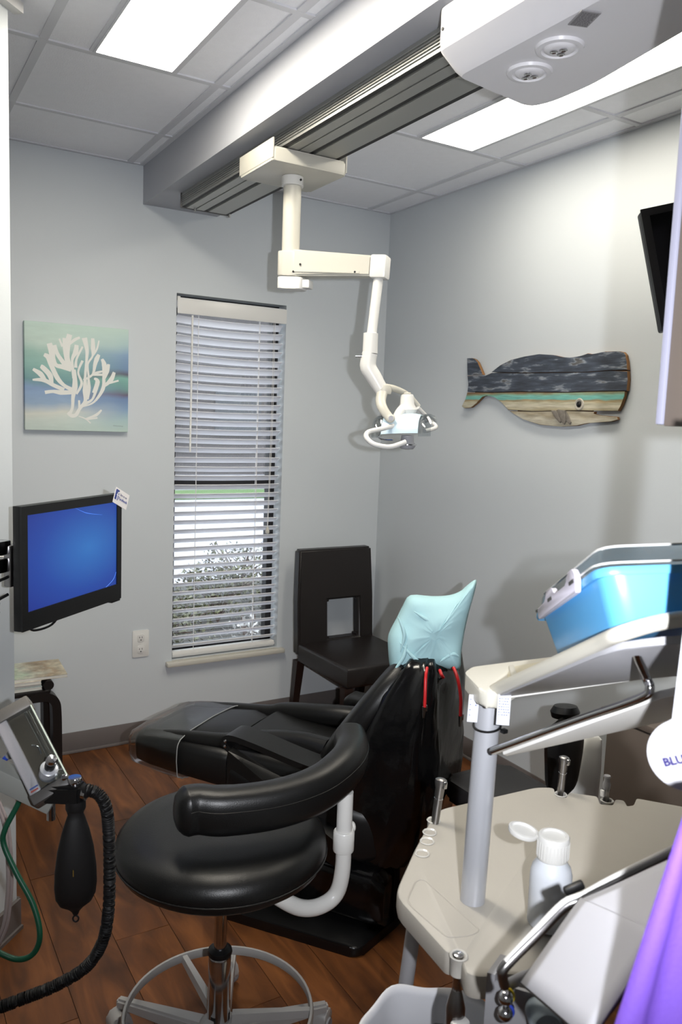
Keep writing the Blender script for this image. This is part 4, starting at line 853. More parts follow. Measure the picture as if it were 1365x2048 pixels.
for i in range(5):
    a = A0+2*math.pi*i/5; f = Fr((SX,SY,0),(math.cos(a),math.sin(a),0),(-math.sin(a),math.cos(a),0))
    bm = hexa(B(), [f(.04,-.026,.062),f(.30,-.014,.078),f(.30,.014,.078),f(.04,.026,.062),f(.04,-.022,.108),f(.30,-.012,.103),f(.30,.012,.103),f(.04,.022,.108)])
    bmesh.ops.bevel(bm, geom=bm.edges[:], offset=.006, segments=2, affect='EDGES'); mesh_obj('spoke', bm, BASEM, t)
    cf = Fr(f(.285,.012,0), (math.cos(a+.9),math.sin(a+.9),0), (-math.sin(a+.9),math.cos(a+.9),0))
    c_ = mesh_obj('caster', prism(B(), round_poly([(-.032,.03),(.034,.03),(.030,.062),(.012,.078),(-.020,.074)],.012), -.022, .022, Fr(cf.o,cf.x,(0,0,1),-cf.y), bev=.004), BASEM, t)
    for sg in (-1,1): mesh_obj('wheel', lathe(B(), [(.008,-.007),(.024,-.008),(.0265,-.004),(.0265,.004),(.024,.008),(.008,.007)], Fr(cf(0,sg*.0185,.0265),cf.x,(0,0,1),cf.y*-1), 20), GREYP, c_)
# foot ring on its own spokes
RZ = .142
rp = []
for i in range(64):
    a = 2*math.pi*i/64; rp.append((math.cos(a),math.sin(a)))
bm = B(); rings = [[SF(x*r_,y*r_,z_) for x,y in rp] for r_,z_ in ((.240,RZ-.014),(.244,RZ-.014),(.248,RZ),(.244,RZ+.012),(.238,RZ+.012),(.235,RZ))]
ring_loft(bm, rings, closed=True, cap=False); mesh_obj('foot_ring', bm, BASEM, t)
for i in range(3):
    a = A0+.55+2*math.pi*i/3; f = Fr((SX,SY,0),(math.cos(a),math.sin(a),0),(-math.sin(a),math.cos(a),0))
    bm = hexa(B(), [f(.035,-.013,.115),f(.237,-.009,RZ-.012),f(.237,.009,RZ-.012),f(.035,.013,.115),f(.035,-.010,.140),f(.237,-.007,RZ+.008),f(.237,.007,RZ+.008),f(.035,.010,.140)]); mesh_obj('ring_spoke', bm, BASEM, t)
# ================================================================== ASSISTANT STOOL BEHIND THE CART
t = thing('assistant_stool', 'charcoal padded assistant stool behind the cart with a curved black backrest', 'stool', (-.80,-2.05,0))
AFm = Fr((-.80,-2.11,0),(1,0,0),(0,1,0))
mesh_obj('seat', prism(B(), rrect(.27,.48,.04,5), .425, .495, AFm, bev=.018, seg=3), mat('charcoal_vinyl', (44,43,44), .5, noise=.06, nscale=10, bump=.06, bscale=300), t)
mesh_obj('column', lathe(B(), [(.02,.08),(.028,.08),(.028,.43),(.02,.43)], AFm, 20), CHROME, t)
mesh_obj('base', lathe(B(), [(.02,.0),(.15,.0),(.16,.012),(.14,.03),(.05,.07),(.02,.08)], AFm, 32), BLACKP, t)
bk = V((-0.776, -2.246, 0.704)); bf = Fr(bk, V((0.99409, 0.1011, -0.03956)), (0,0,1), V((0.10506, -0.98772, 0.11562)))
shape = round_poly([(-.055,-.16),(.055,-.16),(.085,.02),(.065,.105),(-.045,.11),(-.085,.05)], .06, 5)
mesh_obj('backrest', pillow(B(), shape, .035, bf, 6), VINYL, t, 50)
mesh_obj('backrest_trim', tube(B(), [bf(-.075,.055,.02),bf(-.03,.088,.032),bf(.03,.092,.03),bf(.075,.088,.01)], .006, 8, smooth=5), DGREY, t)
mesh_obj('backrest_knob', lathe(B(), [(.01,-.02),(.040,-.018),(.045,0),(.035,.018),(.01,.022)], Fr(bf(.02,.115,-.02),bf.x,bf.z,bf.y), 22), BLACKP, t)
mesh_obj('backrest_bar', tube(B(), [AFm(.16,-.05,.43), bf(.02,-.22,-.05), bf(.03,-.02,-.035), bf(.02,.10,-.03)], .012, 10, smooth=4), CHROME, t)
# white tapered housing beside it
t = thing('waste_housing', 'white tapered plastic housing beside the black backrest of the assistant stool', 'housing', (-0.595, -2.186, 0.476))
wc = V((-0.595, -2.171, 0.581)); wf = Fr(wc, V((0.85831, -0.51175, 0.03773)), (0,0,1), V((-0.51241, -0.85084, 0.11623)))
bm = ring_loft(B(), [[wf(x*a+dx,y,z*b) for x,z in rrect(1,1,.3)] for y,a,b,dx in ((-.42,.13,.11,-.02),(-.12,.115,.10,-.012),(.0,.092,.08,.005),(.07,.072,.065,.014),(.10,.060,.055,.018),(.108,.045,.04,.018))]); mesh_obj('shell', bm, WHITE, t)
mesh_obj('lid_seam', ring_loft(B(), [[wf(x*.118+-.012,y,z*.103) for x,z in rrect(1,1,.3)] for y in (-.124,-.118)]), GREYP, t)

# ================================================================== INSTRUMENT CART
ct = .850
t = thing('instrument_cart', 'ivory dental instrument cart with an aluminium pole and notched edges, front right', 'cart', (-1.55,-2.85,0))
edge = [(-1.805, -2.813), (-1.687, -2.71), (-1.563, -2.611), (-1.532, -2.6), (-1.269, -2.616), (-1.239, -2.631)]
n1 = [(-1.234, -2.639), (-1.26, -2.67), (-1.243, -2.687), (-1.216, -2.671), (-1.172, -2.714), (-1.196, -2.744), (-1.173, -2.761), (-1.144, -2.744), (-1.131, -2.756), (-1.148, -2.779), (-1.13, -2.783), (-1.095, -2.763), (-1.035, -2.835)]
tail = [(-0.956, -2.946), (-1.34, -3.17), (-1.666, -3.135), (-1.775, -3.059), (-1.79, -3.059), (-1.815, -3.046), (-1.823, -3.032), (-1.814, -3.012), (-1.806, -2.999), (-1.806, -2.99), (-1.813, -2.987), (-1.82, -2.98)]
outline = edge + n1 + tail
op = round_poly(outline, [.03,.02,.012,.015,.02,.012]+[.006]*len(n1)+[.05,.05,.03,.02]+[.010]*3+[.006]*5, 3)
ox = sum(p_[0] for p_ in op)/len(op); oy = sum(p_[1] for p_ in op)/len(op)
bm = B(); ring_loft(bm, [[V((ox+(x-ox)*k_, oy+(y-oy)*k_, z_)) for x,y in op] for k_, z_ in ((.975,ct-.045),(.995,ct-.040),(1.0,ct-.030),(1.0,ct-.008),(.996,ct-.002),(.988,ct))], cap=False)
caps = {round(ct-.045,4): [], round(ct,4): []}
bm.verts.ensure_lookup_table(); n_op = len(op)
for st_ in (0, 5*n_op):
    fc = face(bm, [bm.verts[st_+i] for i in range(n_op)])
    bmesh.ops.triangulate(bm, faces=[fc], ngon_method='EAR_CLIP')
mesh_obj('worktop', bm, IVORY, t)
# shallow outlined recess near the front left corner
rp_ = [(-1.795, -2.839), (-1.747, -2.798), (-1.73, -2.8), (-1.736, -2.966), (-1.761, -2.967), (-1.797, -2.954), (-1.8, -2.856)]
rr = round_poly(rp_, .012, 4); bm = tube(B(), [(x,y,ct) for x,y in rr], .0016, 6, closed=True); mesh_obj('recess_lip', bm, IVORY, t)
# cup shaped tool holders let into the edges
CUP = mat('clear_holder_cup', (188,185,178), .2, noise=.03, nscale=30, coat=.6)
for px_, py_ in [(-1.581, -2.635), (-1.619, -2.671), (-1.645, -2.697), (-1.681, -2.729), (-1.809, -2.998), (-1.245, -2.671), (-1.171, -2.741)]:
    mesh_obj('holder_cup', lathe(B(), [(.0095,-.02),(.0105,.001),(.0135,.0025),(.0150,.001),(.0135,-.001),(.0125,-.03),(.0095,-.03)], Fr((px_,py_,ct+.0005)), 22), CUP, t)
p0 = V((-1.692, -2.892, 0.85)); p1 = p0 + V((.022,.012,.372))
mesh_obj('pole', tube(B(), [p0-V((0,0,.01)), p1], .0218, 32), BRUSH, t)
mesh_obj('set_screw', lathe(B(), [(.0045,0),(.004,.002),(.001,.002)], Fr(p1+V((.004,-.0215,-.022)),(1,0,0),(0,0,1),(0,-1,0)), 10), DARK, t)
# hub on the pole top and the tilted tray plate that rises from it
zt = p1.z
hub_poly = [(-1.685, -2.828), (-1.649, -2.807), (-1.563, -2.813), (-1.444, -2.824), (-1.579, -2.882), (-1.676, -2.925), (-1.711, -2.935), (-1.72, -2.913)]
hb = mesh_obj('tray_hub', prism(B(), round_poly(hub_poly, .012, 4), zt-.006, zt+.022, bev=.006), CREAM, t)
gr = [(-1.624, -2.872), (-1.588, -2.841), (-1.501, -2.84), (-1.582, -2.869), (-1.647, -2.903)]
mesh_obj('hub_recess', prism(B(), gr, zt+.0215, zt+.024, bev=.0008), mat('recess_shade', (190,184,164), .5, noise=.03, nscale=12), hb)
mesh_obj('hub_rib', prism(B(), [(-1.598, -2.847), (-1.585, -2.846), (-1.623, -2.897), (-1.644, -2.905)], zt+.0215, zt+.030, bev=.002), CREAM, hb)
tA = V((-1.689, -2.911, 1.229)); tB = V((-1.802, -3.251, 1.422)); tC = V((-1.58, -3.124, 1.313)); tE = V((-1.61, -3.258, 1.401)); 
n_ = (tB-tA).cross(tC-tA).normalized()
if n_.z < 0: n_ = -n_
def onp(x):   # drop a point on the tray plane
    return x
quad_dirs = Fr(tA, (tB-tA).normalized(), n_.cross((tB-tA).normalized()), n_)
def loc2(q): d = V(q)-tA; return (d.dot(quad_dirs.x), d.dot(quad_dirs.y))
tp = [loc2(tA), loc2(tB), loc2((-1.71, -3.322, 1.444)), loc2((-1.504, -3.201, 1.343)), loc2(tC)]
bm = prism(B(), round_poly(tp, [.01,.05,.02,.02,.03], 4), -.004, .006, quad_dirs, bev=.002)
tr = mesh_obj('tray_plate', bm, GREYP, t)
rimp = [tA+n_*.006, tB+n_*.008]
mesh_obj('tray_rim', tube(B(), [tA+n_*.008, tA*.5+tB*.5+n_*.010, tA*.12+tB*.88+n_*.012, tB+n_*.012+quad_dirs.x*.012, V((-1.763, -3.284, 1.443))+n_*.012, V((-1.71, -3.32, 1.454))+n_*.012], .0105, 10, smooth=4), CREAM, tr)
mesh_obj('tray_edge', tube(B(), [tA+V((.004,0,-.004)), tC, V((-1.504, -3.201, 1.343))], .0042, 8), WHITE, tr)
# white lower shelf with its chrome rail
sA = V((-1.696, -2.948, 1.144)); sB = V((-1.697, -3.238, 1.337)); sC = V((-1.583, -3.154, 1.255)); sD = V((-1.656, -3.292, 1.377)); sE = V((-1.521, -3.21, 1.286))
ns = (sB-sA).cross(sC-sA).normalized(); ns = ns if ns.z > 0 else -ns
sf = Fr(sA, (sB-sA).normalized(), ns.cross((sB-sA).normalized()), ns)
def l2(q): d = V(q)-sA; return (d.dot(sf.x), d.dot(sf.y))
lp = [l2(sA+V((0,0,.004))), l2(sB), l2(sD), l2(sE), l2(sC), l2(V((-1.683, -2.945, 1.135)))]
sh = mesh_obj('lower_shelf', prism(B(), lp, -.004, .007, sf, bev=.002), WHITE, t)
r1 = V((-1.71, -2.939, 1.146)); r2 = V((-1.697, -3.097, 1.252)); r3 = V((-1.705, -3.211, 1.325)); r4 = V((-1.705, -3.227, 1.344)); r5 = V((-1.705, -3.219, 1.359)); r6 = V((-1.74, -3.227, 1.399)); r7 = V((-1.741, -3.237, 1.411)); r8 = V((-1.683, -3.305, 1.427))
mesh_obj('chrome_rail', tube(B(), [p1*.0+r1, r2, r3, r4, r5, r6, r7, r8], .0062, 12, smooth=5), CHROME, sh)
# tags tied to the pole
TAGM = mat('tag_white', (196,198,206), .5, noise=.01, nscale=9); INK = mat('tag_ink', (118,124,150), .6, noise=.05, nscale=20)
for lab, cx_, cy_, d_, w_, h_, tilt in (('narrow white printed tag tied to the left of the cart pole', 947, 1417, 1.375, .018, .047, .09), ('white tag with small print tied to the right of the cart pole', 1008, 1419, 1.33, .022, .052, .07)):
    q = V((-2.59678, -3.89443, 1.68569)) + (V((0.85831, -0.51175, 0.03773))*((cx_-682.5)/1600.83794) - V((0.02738, 0.11909, 0.99251))*((cy_-1024)/1600.83794) + V((0.51241, 0.85084, -0.11623)))*d_
    fx = Fr(q, V((0.85831, -0.51175, 0.03773))*math.cos(tilt)-V((0.02738, 0.11909, 0.99251))*math.sin(tilt)*-1*0, V((0.02738, 0.11909, 0.99251)), V((-0.51241, -0.85084, 0.11623)))
    a = V((0.85831, -0.51175, 0.03773)); b = V((0.02738, 0.11909, 0.99251))
    fx = Fr(q, a*math.cos(tilt)-b*math.sin(tilt), b*math.cos(tilt)+a*math.sin(tilt), V((-0.51241, -0.85084, 0.11623)))
    tg_ = thing('pole_tag', lab, 'tag', fx(0,-h_/2,0), None)
    sh_ = mesh_obj('tag_sheet', box(B(), (-w_/2,-h_/2,-.001),(w_/2,h_/2,.0005), fx, bev=.0004, seg=1), TAGM, tg_)
    bm = B()
    for k in range(7 if w_ > .02 else 4):
        y_ = h_/2-.008-k*(.0045 if w_ > .02 else .009); x_ = -w_/2+.002
        while x_ < w_/2-.004:
            l_ = random.uniform(.0012,.003) if w_ > .02 else .003
            box(bm, (x_,y_-.0009,.0005),(x_+l_,y_+.0009,.0008), fx); x_ += l_+.0012 if w_ > .02 else 1
    if w_ < .02: lathe(bm, [(.0016,.0005),(.0016,.0009),(.0004,.0009)], Fr(fx(.004,.006,0),fx.x,fx.y,fx.z), 10)
    o = mesh_obj('small_print', bm, INK, sh_); o['kind'] = 'stuff'
za = p0 + (p1-p0)*.845
tz = mesh_obj('cable_tie', tube(B(), [za+V((math.cos(a)*.0235,math.sin(a)*.0235,math.sin(a+1.2)*.004)) for a in [2*math.pi*i/28 for i in range(28)]], .0022, 6, closed=True), BLACKP, t)
mesh_obj('tie_head', box(B(), tuple(za+V((.012,-.030,-.008))), tuple(za+V((.022,-.020,-.001))), bev=.001), BLACKP, tz)
# legs, under frame and lower bracket
mesh_obj('leg', tube(B(), [(-1.62,-2.66,.81),(-1.66,-2.62,.12)], .016, 12), GREYP, t)
mesh_obj('leg', tube(B(), [(-1.30,-2.80,.81),(-1.28,-2.74,.08)], .018, 12), GREYP, t)
mesh_obj('base_frame', prism(B(), round_poly([(-1.72,-2.66),(-1.62,-2.56),(-1.20,-2.68),(-1.16,-2.80),(-1.56,-2.90)],.05), .065, .115, bev=.012), IVORY, t)
for x_, y_ in ((-1.67,-2.63),(-1.21,-2.72),(-1.54,-2.86)):
    c_ = mesh_obj('caster', prism(B(), round_poly([(-.03,.03),(.03,.03),(.025,.066),(-.02,.066)],.01), -.02,.02, Fr((x_,y_,0),(1,0,0),(0,0,1),(0,-1,0)), bev=.003), GREYP, t)
    mesh_obj('wheel', lathe(B(), [(.008,-.016),(.027,-.016),(.029,-.010),(.029,.010),(.027,.016),(.008,.016)], Fr((x_,y_,.029),(1,0,0),(0,0,1),(0,-1,0)), 18), DGREY, c_)
bq = V((-1.835, -3.168, 0.895)); bfx = (V((-1.797, -3.213, 0.905))-V((-1.843, -3.117, 0.889))).normalized()
bff = Fr(V((-1.843, -3.116, 0.896)), bfx, (0,0,1), bfx.cross(V((0,0,1))))
bracket = mesh_obj('valve_bracket', hexa(B(), [bff(0,-.10,-.006),bff(.13,-.10,-.006),bff(.13,-.10,0),bff(0,-.10,0),bff(0,.0,-.006),bff(.13,.0,-.006),bff(.13,.0,0),bff(0,.0,0)]), GREYP, t)
mesh_obj('bracket_flange', box(B(), (-.012,-.10,-.05),(0,.012,.0), bff), GREYP, t)
YEL = mat('yellow_band', (196,172,40), .4, noise=.05, nscale=20); BLU = mat('blue_band', (44,66,170), .4, noise=.05, nscale=20)
for (px_, py_), bmx in (((1013, 1995), YEL), ((1012, 2026), BLU)):
    c_ = V((-2.59678, -3.89443, 1.68569)) + (V((0.85831, -0.51175, 0.03773))*((px_-682.5)/1600.83794) - V((0.02738, 0.11909, 0.99251))*((py_-1024)/1600.83794) + V((0.51241, 0.85084, -0.11623)))*1.10
    f = Fr(c_, V((-0.78236, -0.31589, 0.261)), (0,0,1), (0,0,1)); ax = V((-0.85637, -0.35667, 0.06642)).normalized(); e1 = ax.cross(V((0,0,1))).normalized(); f = Fr(c_-ax*.012, e1, ax.cross(e1), ax)
    k_ = mesh_obj('valve_knob', lathe(B(), [(.005,-.006),(.0055,.004),(.0095,.008),(.0108,.014),(.0085,.020),(.003,.0235)], f, 20), CHROME, t)
    mesh_obj('colour_band', lathe(B(), [(.006,.0015),(.0098,.003),(.0100,.0065),(.006,.0075)], f, 20), bmx, k_)
f = Fr(V((-1.825, -3.199, 0.886)), V((0.85831, -0.51175, 0.03773)), V((0.02738, 0.11909, 0.99251)), V((-0.51241, -0.85084, 0.11623))); mesh_obj('valve_body', lathe(B(), [(.004,-.03),(.021,-.03),(.022,.006),(.018,.012),(.006,.014)], f, 24), mat('blue_grey_plastic', (136,148,158), .45, noise=.05, nscale=20), t)
f = Fr(V((-1.829, -3.146, 0.915))); mesh_obj('valve_pipe', tube(B(), [V((-1.838, -3.141, 0.909)),V((-1.834, -3.164, 0.934)),V((-1.819, -3.193, 0.957))], .0075, 12), GREYP, t)
# handpieces standing in their holders
def handpiece(name, lab, base, tilt, h, r, wide):
    tt = thing(name, lab, 'handpiece', base); b = V(base); ax = V(tilt).normalized(); e1 = ax.cross(V((0,1,.2))).normalized(); f = Fr(b, e1, ax.cross(e1), ax)
    mesh_obj('barrel', lathe(B(), [(r*.7,-.035),(r*.85,-.03),(r*.95,0),(r,.01),(r*1.03,h*.55),(r*1.1,h*.60),(r*1.12,h*.62),(r*1.15,h*.75),(r*wide,h*.90),(r*wide*.95,h*.97),(r*wide*.6,h),(r*.2,h*1.005)], f, 24), STEEL, tt)
    mesh_obj('grip_ring', lathe(B(), [(r*1.0,h*.50),(r*1.12,h*.505),(r*1.12,h*.53),(r*1.0,h*.535)], f, 24), CHROME, tt)
    mesh_obj('lever', box(B(), (-.004,r*wide*.5,h*.80),(.004,r*wide+.004,h*.97), f, bev=.0015), CHROME, tt)
handpiece('suction_valve', 'steel suction valve standing in the left edge of the ivory cart', (-1.583, -2.643, 0.856), (.012,.004,.075), .088, .0085, 1.5)
handpiece('suction_valve', 'steel suction valve standing in the far back edge of the ivory cart', (-1.237, -2.663, 0.856), (.004,0,.075), .080, .0085, 1.45)
q = V((-1.165, -2.731, 0.856)); tt = thing('saliva_ejector', 'small steel saliva ejector with a white rubber nozzle at the back edge of the cart', 'ejector', q)
mesh_obj('body', lathe(B(), [(.006,-.03),(.008,0),(.009,.012),(.007,.018),(.004,.018)], Fr(q), 18), STEEL, tt)
mesh_obj('nozzle', lathe(B(), [(.004,.016),(.009,.018),(.0095,.028),(.0065,.036),(.0062,.044),(.008,.046),(.007,.049),(.003,.048)], Fr(q), 18), GREYP, tt)
mesh_obj('lever', box(B(), (-.016,-.006,.002),(-.010,.004,.018), Fr(q), bev=.002), WHITE, tt)
# air syringe hanging in the front notch
q = V((-1.809, -2.998, 0.85)); tt = thing('hanging_syringe', 'steel syringe hanging head up in the front notch of the ivory cart', 'syringe', q-V((0,0,.25)))
f = Fr(q)
mesh_obj('stem', lathe(B(), [(.003,.006),(.008,.004),(.009,-.004),(.0075,-.012),(.0068,-.05),(.008,-.056)], f, 20), CHROME, tt)
mesh_obj('barrel', lathe(B(), [(.007,-.055),(.009,-.062),(.0155,-.088),(.0155,-.12),(.013,-.16),(.013,-.24),(.006,-.25)], f, 22), STEEL, tt)
mesh_obj('button_block', box(B(), (-.018,-.024,-.125),(.012,-.008,-.098), f, bev=.004), WHITE, tt)
# ================================================================== BOTTLE
q = V((-1.626, -3.008, 0.853)); HB = .172
tt = thing('flip_top_bottle', 'small frosted plastic bottle with an open white flip top standing on the cart', 'bottle', q)
FROST = mat('frosted_plastic', (214,218,224), .35, noise=.02, nscale=8, sss=.25)
f = Fr(q); rb = .0345
mesh_obj('body', lathe(B(), [(.01,.0),(rb-.004,.001),(rb,.006),(rb,.092),(rb-.003,.104),(rb-.012,.116),(.020,.120),(.012,.121)], f, 36), FROST, tt)
mesh_obj('liquid', lathe(B(), [(.01,.001),(rb-.0035,.003),(rb-.0035,.006)], f, 30), FROST, tt)
cap = mesh_obj('cap', lathe(B(), [(.018,.119),(.0255,.119),(.0262,.122),(.0262,.156),(.0245,.159),(.020,.1595),(.019,.156),(.006,.1555)], f, 36), WHITE, tt)
bm = B()
for k in range(30):
    a = 2*math.pi*k/30; g = Fr(f(math.cos(a)*.0262,math.sin(a)*.0262,0),(math.cos(a),math.sin(a),0),(-math.sin(a),math.cos(a),0)); box(bm, (-.0003,-.0008,.123),(.0006,.0008,.150), g)
o = mesh_obj('grip_ridges', bm, WHITE, cap); o['kind'] = 'stuff'
lx = V((-0.58442, 0.69536, -0.06732)).normalized(); lf = Fr(f(0,0,.158)+lx*.050, lx, lx.cross(V((0,0,1)))*-1, (0,0,1)); tl = math.radians(14)
lf = Fr(lf.o, lx*math.cos(tl)+V((0,0,1))*math.sin(tl), lf.y, V((0,0,1))*math.cos(tl)-lx*math.sin(tl))
mesh_obj('flip_lid', lathe(B(), [(.004,-.004),(.0245,-.004),(.0262,-.001),(.0262,.004),(.022,.0045),(.020,.001),(.004,.001)], lf, 34, sy=.92), WHITE, cap)
# ================================================================== BLUE TUB ON THE TRAY
TUBM = mat('sky_blue_plastic', (92,166,218), .35, noise=.02, nscale=8)
b0 = V((-1.652, -3.009, 1.32)); b1 = V((-1.794, -3.237, 1.439)); bU = (b1-b0).normalized()
bup = bU.cross(V((0.91979, -0.40965, 0.02378))).normalized(); bup = bup if bup.z > 0 else -bup; bV = bup.cross(bU); bV = bV if bV.dot(V((0.85831, -0.51175, 0.03773))) > 0 else -bV    # into the tray, away from the viewer
tf = Fr(b0, bU, bV, bup); LBT = (b1-b0).length
tt = thing('lidded_tub', 'sky blue plastic tub with a clear latched lid resting on the tilted cart tray', 'tub', b0)
e2 = V((-1.664, -3.29, 1.45))-b1; e2l = (e2.dot(bU), e2.dot(bV))
def ringp(off, zz, ext=0):
    poly = [(-off,-off*.6),(LBT+off*.6,-off*.6),(LBT+off*.6,.19+off),(-off,.19+off)]
    return [tf(x,y,zz) for x,y in round_poly(poly, [.016,.03,.03,.03], 4)]
HT = .067
mesh_obj('tub_body', ring_loft(B(), [ringp(-.004,.0),ringp(0,.004),ringp(.017,HT)]), TUBM, tt)
mesh_obj('tub_rim', ring_loft(B(), [ringp(.017,HT-.002),ringp(.030,HT-.004),ringp(.033,HT+.001),ringp(.031,HT+.007),ringp(.020,HT+.008)]), TUBM, tt)
lid = mesh_obj('lid', ring_loft(B(), [ringp(.031,HT+.0075),ringp(.034,HT+.010),ringp(.022,HT+.013),ringp(.018,HT+.030),ringp(.012,HT+.036),ringp(-.03,HT+.037)]), LID, tt)
CL2 = mat('clear_plastic_edge', (196,196,192), .2, noise=.05, nscale=20, coat=.5)
for off, zz, r_ in ((.032,HT+.012,.0016),(.012,HT+.036,.0018)): mesh_obj('lid_edge', tube(B(), ringp(off,zz), r_, 6, closed=True), CL2, lid)
LAV = mat('lavender_grey_plastic', (190,186,198), .45, noise=.02, nscale=10)
bm = prism(B(), round_poly([(.025,HT-.010),(.238,HT-.010),(.245,HT+.010),(.234,HT+.024),(.208,HT+.022),(.196,HT+.009),(.132,HT+.009),(.122,HT+.021),(.088,HT+.022),(.078,HT+.009),(.025,HT+.007)],.004,3), .020, .028, Fr(tf.o, tf.x, tf.z, -tf.y), bev=.0015)
la = mesh_obj('latch', bm, LAV, tt)
for x_ in (.107,.226): mesh_obj('latch_slot', box(B(), (x_-.011,HT+.004,.0278),(x_+.011,HT+.009,.0288), Fr(tf.o, tf.x, tf.z, -tf.y)), DGREY, la)
# ================================================================== BENT METAL TRAY WITH WHITE PAPER
mt0 = V((-1.947, -3.235, 1.035)); mt1 = V((-1.849, -3.25, 1.098)); mt2 = V((-1.814, -3.283, 1.133)); mt3 = V((-1.76, -3.348, 1.202))
tt = thing('metal_tray', 'bent stainless tray lined with white paper at the lower right', 'tray', mt1-V((0,0,.2)))
lo = V((-2.018, -3.429, 1.104))-V((-1.942, -3.262, 1.027))
def sheet(a, b, c, d, off=V((0,0,0)), n=1): return [a+off,b+off,c+off,d+off]
nn = (mt1-mt0).cross(lo).normalized()
if nn.dot(V((-2.59678, -3.89443, 1.68569))-mt1) < 0: nn = -nn
pr = [V((-1.938, -3.259, 1.025)), V((-1.857, -3.262, 1.101)), V((-1.849, -3.266, 1.109)), V((-1.826, -3.293, 1.136)), V((-1.773, -3.363, 1.208))]
bm = B(); rows = []
for i in range(9):
    v_ = i/8; rows.append([bm.verts.new(q + lo*(v_*1.0) + nn*.002*math.sin(v_*3)) for q in smooth_path(pr, 4)])
for a, b in zip(rows, rows[1:]):
    for j in range(len(a)-1): face(bm, [a[j],a[j+1],b[j+1],b[j]])
pp = mesh_obj('paper_liner', bm, mat('white_paper', (222,222,230), .7, noise=.01, nscale=8), tt, 180); md = pp.modifiers.new('thickness','SOLIDIFY'); md.thickness = .0015
bm = B(); rows = []
for i in range(5):
    v_ = i/4; rows.append([bm.verts.new(q + lo*(v_*1.0-.01) - nn*.008) for q in smooth_path([mt0*.25+pr[0]*.75]+pr[1:], 4)])
for a, b in zip(rows, rows[1:]):
    for j in range(len(a)-1): face(bm, [a[j],a[j+1],b[j+1],b[j]])
o = mesh_obj('tray_back', bm, DGREY, tt, 180); md = o.modifiers.new('thickness','SOLIDIFY'); md.thickness = .003
mesh_obj('rail', tube(B(), [V((-1.942, -3.236, 1.007)), mt0+V((-0.00033, -0.00143, -0.01191)), mt0+V((0.00343, -0.00205, 0.00015)), mt0*.5+mt1*.5, mt1-V((0.01052, -0.00519, 0.00839)), mt1+V((0.01038, -0.00578, 0.00343)), mt2, mt3], .0064, 12, smooth=4), STEEL, tt)
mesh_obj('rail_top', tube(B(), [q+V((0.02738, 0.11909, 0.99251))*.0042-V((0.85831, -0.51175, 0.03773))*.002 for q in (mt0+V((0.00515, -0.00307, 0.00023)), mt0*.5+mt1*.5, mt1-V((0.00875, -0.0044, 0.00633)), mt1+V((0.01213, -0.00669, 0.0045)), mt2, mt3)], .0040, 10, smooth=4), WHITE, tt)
for (x_, y_, d_) in ((1148,1776,1.02),(1340,1706,.985)):
    q = V((-2.59678, -3.89443, 1.68569)) + (V((0.85831, -0.51175, 0.03773))*((x_-682.5)/1600.83794) - V((0.02738, 0.11909, 0.99251))*((y_-1024)/1600.83794) + V((0.51241, 0.85084, -0.11623)))*d_
    f = frame_from(q, V((0.73942, -0.39211, 0.38937)), V((0.02738, 0.11909, 0.99251))); mesh_obj('black_clip', box(B(), (-.013,-.004,-.006),(.014,.006,.005), f, bev=.003), BLACKP, tt)
# ================================================================== WASTE BIN WITH A WHITE LINER
q = V((-1.75, -2.882, 0.615)); q.z = 0
tt = thing('waste_bin', 'waste bin lined with a loose white bag under the front of the cart', 'bin', q)
LIN = mat('white_liner', (218,219,224), .5, noise=.02, nscale=12, bump=.25, bscale=14)
mesh_obj('pail', lathe(B(), [(.02,.0),(.105,.0),(.110,.01),(.130,.52),(.126,.53),(.120,.52),(.10,.03),(.02,.02)], Fr(q), 32), GREYP, tt)
bm = B(); rings = []; n = 64
for rr, zz, fo in ((.04,.06,.002),(.09,.07,.003),(.100,.15,.004),(.112,.32,.004),(.120,.50,.003),(.127,.585,.003),(.131,.602,.003),(.136,.600,.003),(.140,.57,.004),(.142,.45,.005),(.144,.33,.006),(.146,.24,.007)):
    rings.append([q+V((math.cos(2*math.pi*k/n)*(rr+fo*math.sin(k*.785+zz*3)), math.sin(2*math.pi*k/n)*(rr+fo*math.sin(k*.785+zz*3)), zz+.007*math.sin(k*.491)*(1 if zz>.5 else .3))) for k in range(n)])
mesh_obj('liner_bag', ring_loft(bm, rings, cap=False), LIN, tt, 180)

# ================================================================== NITROUS FLOWMETER HEAD AT LEFT
t = thing('flowmeter', 'grey and clear gas flowmeter head on an arm at the lower left', 'flowmeter', (-2.295, -2.156, 0.943))
g0 = V((-2.3, -2.152, 0.951)); gx = V((65.99767, 6.73705, 47.7485)).normalized(); gy = V((-82.13429, 67.25273, 130.21532)).normalized()
gy = (gy + V((0.51241, 0.85084, -0.11623))*.35).normalized(); gx = (gx - gy*gx.dot(gy)).normalized(); gz = gx.cross(gy)
if gz.dot(V((-0.51241, -0.85084, 0.11623))) < 0: gz = -gz
gf = Fr(g0, gx, gy, gz); w2, l2_ = .040, .088
mesh_obj('housing', box(B(), (-w2,-l2_,-.034),(w2,l2_,-.008), gf, bev=.003), mat('maroon_black_side', (34,24,26), .35, noise=.1, nscale=20), t)
mesh_obj('face_panel', box(B(), (-w2+.003,-l2_+.002,-.008),(w2-.003,l2_-.002,-.004), gf), mat('brushed_panel', (120,112,98), .35, .6, noise=.25, nscale=18), t)
mesh_obj('end_cap', box(B(), (-w2-.002,l2_-.002,-.036),(w2+.002,l2_+.026,.016), gf, bev=.005), mat('grey_end_cap', (108,104,98), .45, noise=.04, nscale=14), t)
mesh_obj('end_block', box(B(), (-w2-.003,-l2_-.020,-.036),(w2+.003,-l2_+.004,.012), gf, bev=.003), DGREY, t)
